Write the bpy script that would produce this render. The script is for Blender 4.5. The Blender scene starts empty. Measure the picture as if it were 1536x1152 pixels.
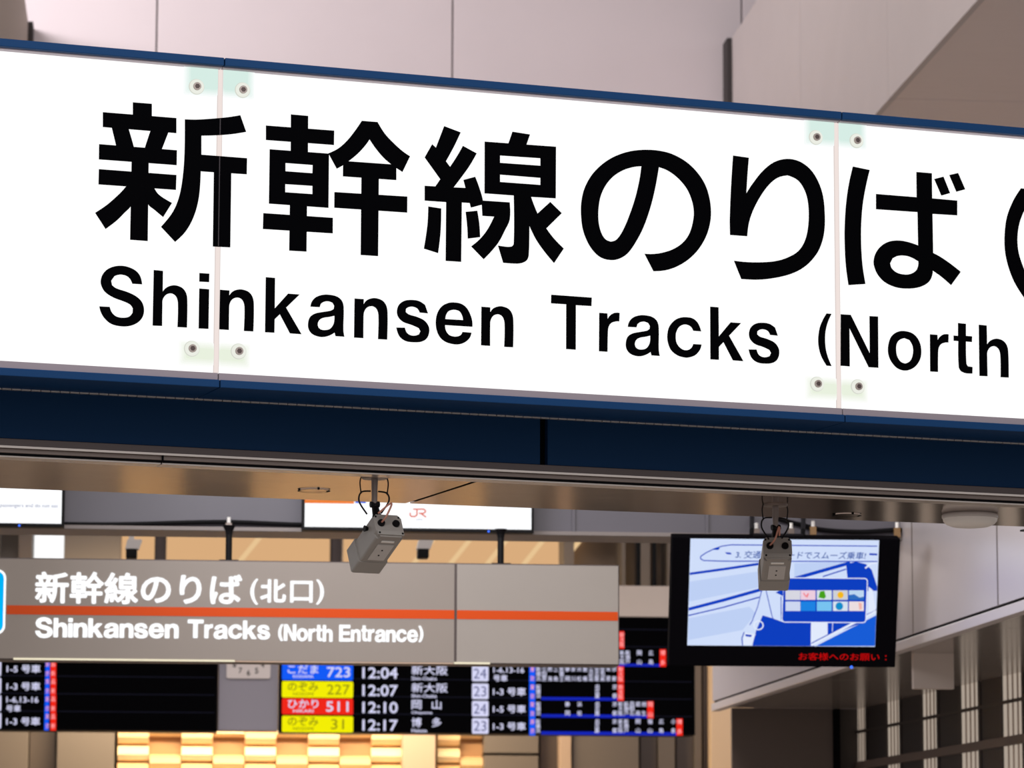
import bpy, bmesh, math
from mathutils import Vector, Matrix
from mathutils.geometry import tessellate_polygon
R = math.radians
sc = bpy.context.scene
COL = sc.collection

# ------------------------------------------------------------------ camera
F = 5500.0                      # focal length in pixels of the 1536 px wide frame
CAM = Vector((0, 0, 1.6))
PITCH, ROLL = 8.34, 0.17
cam_d = bpy.data.cameras.new('camera')
cam = bpy.data.objects.new('camera', cam_d); COL.objects.link(cam); sc.camera = cam
cam_d.sensor_width = 36.0
cam_d.lens = F / 1536 * 36
cam_d.clip_start = 0.1; cam_d.clip_end = 200
CM = Matrix.Rotation(R(90 + PITCH), 4, 'X') @ Matrix.Rotation(R(ROLL), 4, 'Z')
cam.matrix_world = Matrix.Translation(CAM) @ CM
cam_d.dof.use_dof = True
cam_d.dof.focus_distance = 11.2
cam_d.dof.aperture_fstop = 9.0

# ------------------------------------------------------------------ world and exposure
sc.view_settings.view_transform = 'Standard'
sc.view_settings.look = 'None'
sc.view_settings.exposure = 0.0
sc.view_settings.gamma = 1.0
sc.view_settings.use_curve_mapping = False
w = bpy.data.worlds.new('concourse_ambient'); sc.world = w
w.use_nodes = True
bg = w.node_tree.nodes['Background']
bg.inputs[0].default_value = (0.84, 0.82, 0.84, 1)
bg.inputs[1].default_value = 0.7

def area(name, loc, target, sx, sy, power, col):
    d = bpy.data.lights.new(name, 'AREA'); d.shape = 'RECTANGLE'; d.size = sx; d.size_y = sy
    d.energy = power; d.color = col
    o = bpy.data.objects.new(name, d); COL.objects.link(o)
    o.location = loc
    o.rotation_euler = (Vector(target) - Vector(loc)).to_track_quat('-Z', 'Y').to_euler()
    return o
area('atrium_light', (-8.0, 29, 11.8), (-4.5, 36, 8.5), 5, 2, 640, (1.0, 0.95, 0.97))
area('hall_light', (-2.0, 18, 12.0), (4.0, 28, 8.5), 4, 3, 560, (1.0, 0.94, 0.93))
area('front_light', (-1.0, 4, 7.5), (0.3, 11.5, 3.6), 4, 2, 220, (0.97, 0.97, 1.0))
area('gate_light', (0.5, 26, 4.9), (0.5, 26, 0), 8, 2, 300, (1.0, 0.92, 0.84))  # unseen overhead fill, added for warm reflections and floor bounce
area('aisle_light', (0.3, 16.2, 4.7), (0.3, 17.2, 0), 5, 1.5, 110, (1.0, 0.95, 0.91))  # unseen fill added to lift the undersides by bounced light
area('entrance_light', (0.6, 8.0, 7.2), (0.6, 9.5, 0), 6, 3, 170, (1.0, 0.96, 0.93))  # unseen overhead fill, added so the floor lights the beam from below
area('shop_light', (-2.3, 34.2, 4.5), (-2.3, 36.0, 2.2), 4.0, 0.3, 250, (1.0, 0.80, 0.52))
area('side_light', (-1.5, 17.2, 4.4), (2.3, 18.8, 3.4), 1.6, 0.8, 48, (0.93, 0.94, 1.0))  # unseen fill added to brighten the right fascia

# ------------------------------------------------------------------ helpers
def lin(c):
    return tuple((x / 255 / 12.92) if x / 255 <= 0.04045 else ((x / 255 + 0.055) / 1.055) ** 2.4 for x in c)

def mat(name, rgb, rough=0.5, metal=0.0, emit=0.0, noise=0.0, nscale=20.0, spec=0.5, stretch=None, bump=0.0):
    m = bpy.data.materials.new(name); m.use_nodes = True
    nt = m.node_tree; b = nt.nodes['Principled BSDF']
    c = lin(rgb) + (1,)
    b.inputs['Base Color'].default_value = c
    b.inputs['Roughness'].default_value = rough
    b.inputs['Metallic'].default_value = metal
    b.inputs['Specular IOR Level'].default_value = spec
    if emit:
        b.inputs['Emission Color'].default_value = c
        b.inputs['Emission Strength'].default_value = emit
        b.inputs['Base Color'].default_value = tuple(x * 0.1 for x in c[:3]) + (1,)
    if noise or bump:
        tc = nt.nodes.new('ShaderNodeTexCoord'); mp = nt.nodes.new('ShaderNodeMapping')
        n = nt.nodes.new('ShaderNodeTexNoise'); n.inputs['Scale'].default_value = nscale
        n.inputs['Detail'].default_value = 4
        if stretch: mp.inputs['Scale'].default_value = stretch
        nt.links.new(tc.outputs['Object'], mp.inputs[0]); nt.links.new(mp.outputs[0], n.inputs[0])
        if noise:
            mx = nt.nodes.new('ShaderNodeMix'); mx.data_type = 'RGBA'
            mx.inputs[6].default_value = tuple(x * (1 - noise) for x in c[:3]) + (1,)
            mx.inputs[7].default_value = tuple(min(1, x * (1 + noise)) for x in c[:3]) + (1,)
            nt.links.new(n.outputs[0], mx.inputs[0])
            nt.links.new(mx.outputs[2], b.inputs['Base Color'])
        if bump:
            bp = nt.nodes.new('ShaderNodeBump'); bp.inputs['Strength'].default_value = bump
            bp.inputs['Distance'].default_value = 0.02
            nt.links.new(n.outputs[0], bp.inputs['Height']); nt.links.new(bp.outputs[0], b.inputs['Normal'])
    return m

def em(name, rgb, s=1.0):
    """flat light-giving material for screens and backlit lettering"""
    m = bpy.data.materials.new(name); m.use_nodes = True
    nt = m.node_tree; nt.nodes.clear()
    o = nt.nodes.new('ShaderNodeOutputMaterial'); e = nt.nodes.new('ShaderNodeEmission')
    e.inputs[0].default_value = lin(rgb) + (1,); e.inputs[1].default_value = s
    nt.links.new(e.outputs[0], o.inputs[0])
    return m

def ray(u, v):
    d = Vector(((u - 768) / F, (576 - v) / F, -1.0))
    return CM.to_3x3() @ d

class Fr:
    """upright plane in the hall: local x right, y away from the viewer, z up"""
    def __init__(s, u, v, depth, yaw, tilt=0.0):
        r = ray(u, v)
        s.M = Matrix.Translation(CAM + r * (depth / r.y)) @ Matrix.Rotation(R(yaw), 4, 'Z') @ Matrix.Rotation(R(tilt), 4, 'X')
        s.I = s.M.inverted()
        s.c = s.I @ CAM
    def px(s, u, v, y=0.0):
        d = s.I.to_3x3() @ ray(u, v)
        return s.c + d * ((y - s.c.y) / d.y)
    def pz(s, u, v, z):
        d = s.I.to_3x3() @ ray(u, v)
        return s.c + d * ((z - s.c.z) / d.z)
    def xz(s, u, v, y=0.0):
        p = s.px(u, v, y); return (p.x, p.z)

class MB:
    def __init__(s): s.v = []; s.f = []
    def add(s, vs, fs):
        b = len(s.v); s.v += [tuple(p) for p in vs]; s.f += [tuple(i + b for i in f) for f in fs]; return s
    def box(s, x0, x1, y0, y1, z0, z1):
        if x0 > x1: x0, x1 = x1, x0
        if y0 > y1: y0, y1 = y1, y0
        if z0 > z1: z0, z1 = z1, z0
        return s.add([(x0,y0,z0),(x1,y0,z0),(x1,y1,z0),(x0,y1,z0),(x0,y0,z1),(x1,y0,z1),(x1,y1,z1),(x0,y1,z1)],
                     [(0,3,2,1),(4,5,6,7),(0,1,5,4),(1,2,6,5),(2,3,7,6),(3,0,4,7)])
    def prism(s, loops, y0, y1=None):
        """loops of (x,z) (first the outline, then holes) at depth y0, pushed back to y1"""
        ls = [[Vector((p[0], 0, p[1])) for p in l] for l in loops]
        tris = tessellate_polygon(ls)
        flat = [p for l in ls for p in l]
        def orient(t, sign):
            a, b, c = (flat[i] for i in t)
            n = (b - a).cross(c - a).y
            return tuple(t) if n * sign > 0 else (t[0], t[2], t[1])
        s.add([(p.x, y0, p.z) for p in flat], [orient(t, -1) for t in tris])
        if y1 is not None:
            s.add([(p.x, y1, p.z) for p in flat], [orient(t, 1) for t in tris])
            for l in ls:
                n = len(l)
                s.add([(p.x, y0, p.z) for p in l] + [(p.x, y1, p.z) for p in l],
                      [(i, (i + 1) % n, n + (i + 1) % n, n + i) for i in range(n)])
        return s
    def tube(s, pts, r, n=8, cap=True):
        pts = [Vector(p) for p in pts]; rings = []
        rr = r if isinstance(r, (list, tuple)) else [r] * len(pts)
        up = None
        for i, p in enumerate(pts):
            a = pts[max(0, i - 1)]; b = pts[min(len(pts) - 1, i + 1)]
            t = (b - a).normalized()
            if up is None:
                up = Vector((0, 0, 1)) if abs(t.z) < 0.9 else Vector((1, 0, 0))
            x = t.cross(up).normalized(); up = x.cross(t).normalized()
            rings.append([p + (x * math.cos(q) + up * math.sin(q)) * rr[i] for q in (2 * math.pi * k / n for k in range(n))])
        vs = [q for g in rings for q in g]; fs = []
        for i in range(len(pts) - 1):
            for k in range(n):
                fs.append((i * n + k, i * n + (k + 1) % n, (i + 1) * n + (k + 1) % n, (i + 1) * n + k))
        if cap:
            fs.append(tuple(range(n - 1, -1, -1))); fs.append(tuple((len(pts) - 1) * n + k for k in range(n)))
        return s.add(vs, fs)
    def xform(s, m):
        s.v = [tuple(m @ Vector(p)) for p in s.v]; return s

def root(name, fr, base, label=None, cat=None, group=None, kind=None):
    o = bpy.data.objects.new(name, None); COL.objects.link(o)
    o.empty_display_size = 0.1
    o.matrix_world = fr.M @ Matrix.Translation(base)
    o['_b'] = list(base)
    if label: o['label'] = label
    if cat: o['category'] = cat
    if group: o['group'] = group
    if kind: o['kind'] = kind
    return o

def build(name, mb, m, parent, bevel=0.0, label=None, smooth=False, kind=None):
    """mb is in the frame of the thing's root; a sub-part's parent is a part"""
    lo = Vector([min(p[i] for p in mb.v) for i in range(3)]); hi = Vector([max(p[i] for p in mb.v) for i in range(3)])
    c = (lo + hi) / 2
    me = bpy.data.meshes.new(name)
    me.from_pydata([tuple(Vector(p) - c) for p in mb.v], [], mb.f)
    me.materials.append(m); me.update()
    if smooth:
        for p in me.polygons: p.use_smooth = True
    o = bpy.data.objects.new(name, me); COL.objects.link(o)
    o.parent = parent
    o.location = c - Vector(parent['_b'])
    o['_b'] = list(c)
    if bevel:
        b = o.modifiers.new('edge', 'BEVEL'); b.width = bevel; b.segments = 2; b.limit_method = 'ANGLE'; b.angle_limit = R(35)
    if label: o['label'] = label
    if kind: o['kind'] = kind
    return o

# ---- lettering
_tc = {}
def glyphs(text, off=0.0, sp=1.0):
    key = (text, off, sp)
    if key not in _tc:
        cu = bpy.data.curves.new('t', 'FONT'); cu.body = text; cu.size = 1; cu.resolution_u = 4
        cu.offset = off; cu.space_character = sp; cu.fill_mode = 'FRONT'; cu.dimensions = '2D'
        ob = bpy.data.objects.new('t', cu); COL.objects.link(ob)
        me = bpy.data.meshes.new_from_object(ob)
        vs = [(p.co.x, p.co.y) for p in me.vertices]; fs = [tuple(p.vertices) for p in me.polygons]
        bpy.data.objects.remove(ob); bpy.data.curves.remove(cu); bpy.data.meshes.remove(me)
        _tc[key] = (vs, fs)
    return _tc[key]

def put(mb, vs, fs, x0, x1, z0, z1, y, b=None, slant=0.0):
    if not vs: return
    ax = min(p[0] for p in vs); bx = max(p[0] for p in vs)
    if b is None: b = (min(p[1] for p in vs), max(p[1] for p in vs))
    kx = (x1 - x0) / (bx - ax); kz = (z1 - z0) / (b[1] - b[0])
    out = [(x0 + (p[0] - ax) * kx + (p[1] - b[0]) * kz * slant, y, z0 + (p[1] - b[0]) * kz) for p in vs]
    ff = []
    for f in fs:
        a, c, d = (Vector(out[i]) for i in f[:3])
        nrm = Vector((0, 0, 0))
        for i in range(len(f)):
            p, q = Vector(out[f[i]]), Vector(out[f[(i + 1) % len(f)]]); nrm += p.cross(q)
        ff.append(f if nrm.y < 0 else tuple(reversed(f)))
    mb.add(out, ff)

TRACED = {}                     # outlines of the big sign's letters, reused on the small sign
def traced_text(s, gap):
    vs = []; fs = []; x = 0
    for ch in s:
        loops, w_ = TRACED[ch]
        ls = [[Vector((p[0], p[1], 0)) for p in l] for l in loops]
        b = len(vs); tr = tessellate_polygon(ls) if ch != 'i' else [tuple(t) for t in tessellate_polygon([ls[0]])] + [tuple(i + len(ls[0]) for i in t) for t in tessellate_polygon([ls[1]])]
        vs += [(x + p.x, p.y) for l in ls for p in l]; fs += [tuple(i + b for i in t) for t in tr]
        x += w_ + gap
    return vs, fs
def text(mb, fr, s, u0, u1, vt, vb, y, off=0.02, slant=0.0, sp=1.0, traced=None):
    """lettering whose ink fills the box u0..u1, vt..vb; weight comes from slightly shifted copies"""
    vs, fs = traced_text(s, traced) if traced is not None else glyphs(s, 0.0, sp)
    a = fr.px(u0, vb, y); b = fr.px(u1, vb, y); t = fr.px(u0, vt, y)
    h = max(0.0, off) * (t.z - a.z)
    sh = [(0, 0)] if h < 1e-6 else [(0, 0)] + [(h * math.cos(k * math.pi / 4), h * math.sin(k * math.pi / 4)) for k in range(8)]
    for i, (dx, dz) in enumerate(sh):
        put(mb, vs, fs, a.x + h + dx, b.x - h + dx, a.z + h + dz, t.z - h + dz, y - i * 1e-5, slant=slant)

def rbox(x0, x1, z0, z1, r, n=5):
    out = []
    for cx, cz, a0 in ((x1 - r, z1 - r, 0), (x0 + r, z1 - r, 90), (x0 + r, z0 + r, 180), (x1 - r, z0 + r, 270)):
        for k in range(n + 1):
            a = R(a0 + 90 * k / n); out.append((cx + r * math.cos(a), cz + r * math.sin(a)))
    return out

def smooth_loop(pts, ang=38, n=4):
    """round the soft corners of a traced outline, keep the hard ones"""
    P = [Vector(p) for p in pts]; N = len(P); out = []
    def hard(i):
        a = P[i] - P[i - 1]; b = P[(i + 1) % N] - P[i]
        return a.length < 1e-9 or b.length < 1e-9 or a.angle(b) > R(ang)
    H = [hard(i) for i in range(N)]
    for i in range(N):
        p1, p2 = P[i], P[(i + 1) % N]
        out.append((p1.x, p1.y))
        if H[i] and H[(i + 1) % N]: continue
        m1 = (P[(i + 1) % N] - P[i - 1]) / 2 if not H[i] else None
        m2 = (P[(i + 2) % N] - p1) / 2 if not H[(i + 1) % N] else None
        L = (p2 - p1).length
        if m1 is not None: m1 = m1.normalized() * L
        if m2 is not None: m2 = m2.normalized() * L
        if m1 is None: m1 = (p2 - p1) * 1.5 - m2 / 2
        if m2 is None: m2 = (p2 - p1) * 1.5 - m1 / 2
        for k in range(1, n):
            t = k / n
            q = p1 * (2*t**3 - 3*t**2 + 1) + m1 * (t**3 - 2*t**2 + t) + p2 * (-2*t**3 + 3*t**2) + m2 * (t**3 - t**2)
            out.append((q.x, q.y))
    return out

# ------------------------------------------------------------------ materials
M_PINK = mat('pink_grey_cladding', (226, 214, 217), 0.6, noise=0.03, nscale=1.5)
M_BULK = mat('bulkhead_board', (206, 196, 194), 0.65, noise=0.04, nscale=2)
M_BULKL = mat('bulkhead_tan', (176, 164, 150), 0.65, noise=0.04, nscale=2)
M_SOFF = mat('high_soffit', (240, 226, 222), 0.6, noise=0.03, nscale=2, stretch=(1, 6, 1))
M_DKGAP = mat('dark_gap', (62, 56, 56), 0.8)
M_BROWN = mat('brown_cladding', (116, 105, 97), 0.5, noise=0.04, nscale=1)
M_BROWND = mat('dark_brown_cladding', (100, 88, 82), 0.5, noise=0.05, nscale=1)
M_BEIGE = mat('beige_pillar', (196, 168, 146), 0.5, noise=0.03, nscale=1)
M_BEIGELIT = mat('peach_pillar', (246, 214, 180), 0.5)  # beige pillar with warm light painted into its colour
M_GREYP = mat('grey_pillar', (140, 136, 148), 0.5)
M_CREAM = mat('cream_relief', (250, 225, 180), 0.55)
M_TAN = mat('tan_relief', (230, 190, 140), 0.55)
M_TAND = mat('relief_backing', (170, 128, 88), 0.6)
M_WOODC = em('lit_timber_ceiling', (222, 176, 128), 0.95)
M_WOODL = em('lit_timber_slat', (236, 200, 150), 0.95)
M_WINW = em('bright_window', (255, 255, 255), 1.1)
M_FLOOR = mat('polished_stone_floor', (168, 156, 146), 0.15, noise=0.12, nscale=3)
M_CEIL = mat('ceiling_board', (150, 145, 142), 0.8)
M_NAVY = mat('navy_trim', (14, 56, 100), 0.6, noise=0.03, nscale=5, spec=.15)
M_NAVYF = mat('navy_fascia', (5, 42, 76), 0.6, spec=.12)
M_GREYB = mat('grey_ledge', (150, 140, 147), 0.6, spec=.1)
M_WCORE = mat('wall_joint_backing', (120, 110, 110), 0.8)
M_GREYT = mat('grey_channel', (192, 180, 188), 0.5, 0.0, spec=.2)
M_PANEL = em('backlit_white_panel', (255, 255, 254), 1.1)
M_JOINT = em('backlit_joint_strip', (240, 226, 221), 1.0)
M_JOINTE = em('joint_strip_edge', (222, 210, 206), 1.0)
M_GLASS = em('backlit_green_glass', (222, 238, 226), 1.0)
M_WASH = em('backlit_washer', (236, 238, 228), 1.0)
M_WASHR = em('washer_rim', (214, 217, 206), 1.0)
M_BOLT = mat('steel_bolt', (170, 158, 152), 0.45, 0.3)
M_BOLTD = mat('bolt_socket', (84, 70, 68), 0.5, 0.3)
M_INK = mat('black_vinyl', (3, 3, 5), 0.8, spec=0.02)
M_METAL = mat('brushed_metal_soffit', (186, 168, 156), 0.12, 1.0, noise=0.05, nscale=2, bump=0.03)
M_TRIM = mat('bronze_trim', (116, 104, 98), 0.4, 0.5)
M_TRIMD = mat('dark_bronze_trim', (80, 70, 68), 0.5, 0.4)
M_TRIML = mat('light_metal_lip', (200, 190, 182), 0.3, 0.7)
M_BLACK = mat('black_plastic', (8, 7, 10), 0.5, spec=0.15)
M_CASE = mat('matt_black_casing', (6, 5, 8), 0.85, spec=0.03)
M_BLACKM = mat('black_joint', (6, 6, 9), 0.9, spec=0.1)
M_GIRD = mat('grey_girder_paint', (92, 88, 96), 0.5, noise=0.08, nscale=3)
M_GIRDL = mat('pale_flange', (128, 118, 114), 0.5)
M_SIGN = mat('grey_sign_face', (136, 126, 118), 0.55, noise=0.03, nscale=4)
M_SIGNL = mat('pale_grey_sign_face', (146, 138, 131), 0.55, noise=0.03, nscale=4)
M_MULLP0 = mat('dark_door', (34, 32, 36), 0.5)
M_ORANGE = mat('orange_stripe', (198, 68, 1), 0.5, spec=.2)
M_TEXTW = em('backlit_white_lettering', (252, 253, 255), 1.15)
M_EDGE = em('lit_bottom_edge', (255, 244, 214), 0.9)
M_BLUEI = em('backlit_blue_icon', (0, 178, 246), 1.0)
M_SCRW = em('screen_white', (252, 253, 255), 1.1)
M_SCRTXT = em('screen_grey_text', (150, 155, 180), 1.0)
M_JR = em('screen_salmon_logo', (226, 120, 104), 1.0)
M_SCRO = em('screen_orange', (240, 130, 60), 1.0)
M_SCRB = em('screen_blue_line', (40, 90, 220), 1.0)
M_LEDB = em('blue_led', (60, 110, 255), 1.6)
M_CCTV = mat('grey_camera_body', (152, 147, 141), 0.45, noise=0.03, nscale=20)
M_CCTVL = mat('camera_label_plate', (196, 192, 188), 0.4)
M_CCTVD = mat('camera_rear_plate', (148, 142, 136), 0.45)
M_CUW = mat('copper_wire', (190, 130, 110), 0.5)
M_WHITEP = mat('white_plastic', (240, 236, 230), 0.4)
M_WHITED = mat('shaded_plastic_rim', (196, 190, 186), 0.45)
M_ALU = mat('white_aluminium_fascia', (188, 180, 181), 0.28, 0.2, noise=0.04, nscale=3)
M_ALUB = mat('pale_edge_band', (196, 188, 188), 0.35, 0.2)
M_LOWS = mat('low_soffit', (150, 141, 136), 0.16, 0.25)
M_LOUV = mat('frosted_louver_glass', (156, 142, 130), 0.5)
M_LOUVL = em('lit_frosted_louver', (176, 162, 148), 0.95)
M_MULL = mat('dark_mullion', (52, 44, 40), 0.5)
M_MULLP = mat('dark_infill_panel', (40, 34, 32), 0.5)
M_SLAT = mat('louver_slat_tan', (176, 158, 144), 0.5)
M_RAIL = mat('brown_rail', (96, 82, 74), 0.5)
M_BEIGEB = mat('board_housing', (206, 192, 182), 0.5)
M_LEDK = mat('led_board_black', (3, 3, 5), 0.7, spec=0.02)
M_LEDW = em('led_white', (216, 216, 245), 1.0)
M_LEDBL = em('led_blue', (20, 90, 245), 1.0)
M_LEDBD = em('led_deep_blue', (24, 40, 190), 0.9)
M_LEDY = em('led_yellow', (244, 238, 6), 1.0)
M_LEDYD = em('led_olive_text', (150, 146, 20), 1.0)
M_LEDR = em('led_red', (240, 40, 26), 1.0)
M_LEDRP = em('led_pink_text', (255, 170, 170), 1.0)
M_LEDLINE = em('led_row_line', (26, 26, 38), 1.0)
M_LEDNAVY = em('led_dark_digit', (90, 92, 140), 1.0)
M_CLOCK = mat('clock_face', (214, 204, 202), 0.5)

# ------------------------------------------------------------------ setting
BY = 5.5                                    # direction of the building against the view
BW = Fr(768, 900, 36.0, BY)                 # face of the back wall
FLZ = -(BW.M.translation.z)                 # floor level seen from that frame

def struct(name, fr, base, label):
    return root(name, fr, base, label, None, None, 'structure')

flr = MB(); flr.box(-16, 16, -34, 3, FLZ - 0.2, FLZ)
fo = struct('floor', BW, (0, -15, FLZ), 'polished stone concourse floor')
build('slab', flr, M_FLOOR, fo)

cl = MB(); cl.box(-16, 16, -40, 1.5, 13.6 + FLZ, 13.9 + FLZ)
co = struct('ceiling', BW, (0, -15, 13.6 + FLZ), 'high pale ceiling of the concourse'); build('slab', cl, M_CEIL, co)

# back wall: pink grey cladding above, brown cladding and lit openings below
wb = struct('wall_back', BW, (0, 0.3, FLZ), 'pink grey panelled wall behind the signs')
core = MB(); core.box(-16, 16, 0.06, 0.5, 5.9 + FLZ, 13.6 + FLZ); core.box(-16, 16, 1.6, 1.9, FLZ, 5.9 + FLZ)
build('wall_core', core, M_WCORE, wb)
seams = [BW.px(u, 60).x for u in (-1100, -650, -206, 235, 679, 1113, 1560, 2000)]
for a, b in zip(seams, seams[1:]):
    for z0, z1 in ((5.9, 8.0), (8.02, 13.5)):
        build('panel', MB().box(a + .008, b - .008, 0, 0.08, z0 + FLZ, z1 + FLZ), M_PINK, wb, bevel=0.006)

def bx(u0, u1, v0, v1, y0, y1, z0=None, z1=None, fr=BW):
    """a block whose front covers u0..u1, v0..v1 of the photo at depth y0"""
    a = fr.px(u0, v1, y0); b = fr.px(u1, v0, y0)
    return MB().box(a.x, b.x, y0, y1, a.z if z0 is None else z0, b.z if z1 is None else z1)

# brown cladding, pillars (full height to 5.9 m)
top = 5.9 + FLZ
mid = BW.px(400, 900).z
for u0, u1, m, y0 in ((-520, -10, M_BROWN, .05), (-8, 45, M_BROWN, .05), (47, 86, M_BROWND, .25), (88, 174, M_BROWN, .0),
                      (605, 654, M_BEIGE, -.1), (727, 808, M_BROWN, .0), (810, 838, M_BROWND, .2), (840, 857, M_BEIGE, -.05),
                      (859, 958, M_BROWN, .0), (960, 985, M_BROWND, .15), (987, 1012, M_BROWN, .1), (1014, 1040, M_BROWND, .2),
                      (1042, 1052, M_BROWN, .1), (1054, 1064, M_BROWND, .2), (1066, 1130, M_BEIGELIT, -.05), (1132, 1260, M_BROWND, .0)):
    a = BW.px(u0, 1000, y0).x; b = BW.px(u1, 1000, y0).x
    zq = BW.px(700, 1131).z
    for z0, z1 in (((FLZ, zq - .012), (zq + .012, mid)) if u0 in (727, -520) else ((FLZ, mid),)):
        build('cladding_panel', MB().box(a, b, y0, 0.9, z0, z1), m, wb, bevel=0.005)
# unseen dark panels added low in the wall to darken the soffit's reflection
for k_, (u0, u1, m_) in enumerate(((270, 372, M_MULLP0), (870, 950, M_MULLP0), (1090, 1230, M_MULLP0))):
    a = BW.px(u0, 1120, -.2).x; b = BW.px(u1, 1120, -.2).x
    o = struct('door_%d' % (k_ + 1), BW, ((a + b) / 2, -.2, FLZ), 'dark doorway low in the back wall')
    build('door_leaf', MB().box(a + .03, b - .03, -.12, -.08, FLZ + .01, FLZ + 2.2), m_, o)
    build('door_frame', MB().box(a, b, -.22, -.08, FLZ + 2.2, FLZ + 2.28), m_, o)
    for xx in (a, b - .03): build('door_frame', MB().box(xx, xx + .03, -.22, -.08, FLZ, FLZ + 2.2), m_, o)
# lit relief wall (woven pattern of blocks)
fw = root('feature_wall', BW, (BW.px(390, 1100).x, 0.1, FLZ), 'bright cream woven-relief feature wall under the departure boards, wide section', 'wall panel')
fw2 = root('feature_wall', BW, (BW.px(690, 1100).x, 0.1, FLZ), 'narrow lit cream relief panel between the beige pillar and brown cladding', 'wall panel')
cw = 46 * 36 / 5559.0; rh = 25.5 * 36 / 5559.0
def relief(rt, u0, u1, zt, maxrow):
    x0 = BW.px(u0, 1120, .1).x; x1 = BW.px(u1, 1120, .1).x
    build('backing', MB().box(x0, x1, .22, .3, zt - maxrow * rh - rh, zt), M_TAND, rt)
    n = max(1, round((x1 - x0) / cw)); w_ = (x1 - x0) / n
    for i in range(n):
        for j in range(maxrow):
            zz = zt - j * rh - (rh / 2 if i % 2 and j else 0)
            h = rh * (.46 if i % 2 and not j else .96)
            if i % 2 and j: zz += rh
            if i % 2 and j: zz -= rh
            b = MB()
            xa = x0 + i * w_ + .004; xb = xa + w_ - .008
            prof = [(.22, 0), (.16, -.03 * h), (.10, -.25 * h), (.09, -.55 * h), (.13, -.85 * h), (.22, -h * .97)]
            vs = [(xa, p, zz + q) for p, q in prof] + [(xb, p, zz + q) for p, q in prof] + [(xa, .23, zz), (xb, .23, zz)]
            k = len(prof)
            fs = [(q, q + 1, k + q + 1, k + q) for q in range(k - 1)] + [tuple(range(k - 1, -1, -1)), tuple(range(k, 2 * k))]
            b.add(vs, fs)
            build('block', b, M_CREAM if (i + j) % 2 else M_TAN, rt)
ztop = BW.px(400, 1094, .1).z
relief(fw, 176, 604, ztop, 20)
relief(fw2, 656, 725, ztop, 20)
# clerestory strip of warm lit openings above the boards
zc0, zc1 = BW.px(400, 880).z, BW.px(400, 780).z
build('back_board', MB().box(BW.px(-520, 900).x, BW.px(1260, 900).x, 0.3, 0.5, ztop, zc0), M_BROWND, wb)
for u0, u1 in ((-520, -1), (28, 48), (96, 181), (232, 250), (498, 515), (846, 861), (933, 938), (961, 975), (1001, 1300)):
    a = BW.px(u0, 820, .02).x; b = BW.px(u1, 820, .02).x
    build('pier', MB().box(a, b, .02, .5, zc0, top), {28: M_BROWND, 96: M_BROWN, 232: M_BROWND, 498: M_BROWND}.get(u0, M_BROWN), wb)
build('transom', MB().box(BW.px(-520, 800).x, BW.px(1300, 800).x, -.02, .3, zc1, top), M_BROWND, wb)
n = 1
def window(u0, u1, m, slats=0, v0=778, v1=882):
    global n
    o = struct('window_%d' % n, BW, (BW.px((u0 + u1) / 2, 820, .5).x, .5, zc0), 'lit opening high on the back wall'); n += 1
    a = BW.px(u0, 820, .5).x; b = BW.px(u1, 820, .5).x
    build('pane', MB().box(a, b, .75, .8, zc0, zc1), m, o)
    fm = MB().box(a, b, .45, .55, zc0, zc0 + .05).box(a, b, .45, .55, zc1 - .05, zc1)
    build('window_frame', fm, M_BROWND, o)
    for k in range(slats):
        xa = a + (b - a) * (k + .3) / slats
        sl = MB().prism([[(xa, zc0 + .05), (xa + .06, zc0 + .05), (xa + .5, zc1 - .05), (xa + .44, zc1 - .05)]], .68, .74)
        build('slat', sl, M_WOODL, o)
window(-1, 28, mat('grey_glow_pane', (160, 146, 132), .5))
window(50, 95, M_WINW)
window(182, 232, M_WOODC)
window(250, 498, M_WOODC, 1)
window(515, 846, M_WOODC, 6)
window(861, 1001, mat('dim_tan_pane', (150, 126, 104), .5))

# high bulkheads either side, running in depth
def bulk(name, u, vt, vb, side, m, label):
    a = BW.px(u, vt, -.3); z1 = a.z; z0 = BW.px(u, vb, -.3).z
    o = struct(name, BW, (a.x, -10, z0), label)
    x1 = a.x + side * 7
    ys = [-.3, -4.2, -8.1, -12.0, -15.9]
    for p, q in zip(ys, ys[1:]):
        build('panel', MB().box(a.x, a.x + side * .05, q + .008, p - .008, z0, z1), m, o)
        for k in range(3):
            xa = a.x + side * (.05 + 2.3 * k); xb = xa + side * 2.285
            build('soffit_panel', MB().box(xa, xb, q + .012, p - .012, z0 + .01, z0 + .06), M_SOFF, o)
    build('bulkhead_core', MB().box(a.x + side * .04, x1, ys[-1], -.3, z0 + .05, z1 - .02), M_DKGAP, o)
    return a.x, z0, z1
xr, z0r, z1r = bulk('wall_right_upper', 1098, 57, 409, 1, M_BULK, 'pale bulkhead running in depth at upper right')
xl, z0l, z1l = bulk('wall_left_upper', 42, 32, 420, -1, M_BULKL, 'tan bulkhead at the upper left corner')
for i, (xx, s, z0, z1) in enumerate(((xr, -1, z0r, z1r), (xl, 1, z0l, z1l))):
    o = struct('trim_%d' % (i + 1), BW, (xx, -.2, z0), 'dark joint strip at the bulkhead end')
    build('strip', MB().box(xx, xx + s * .05, -.3, -.02, z0, z1), M_DKGAP, o)

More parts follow.
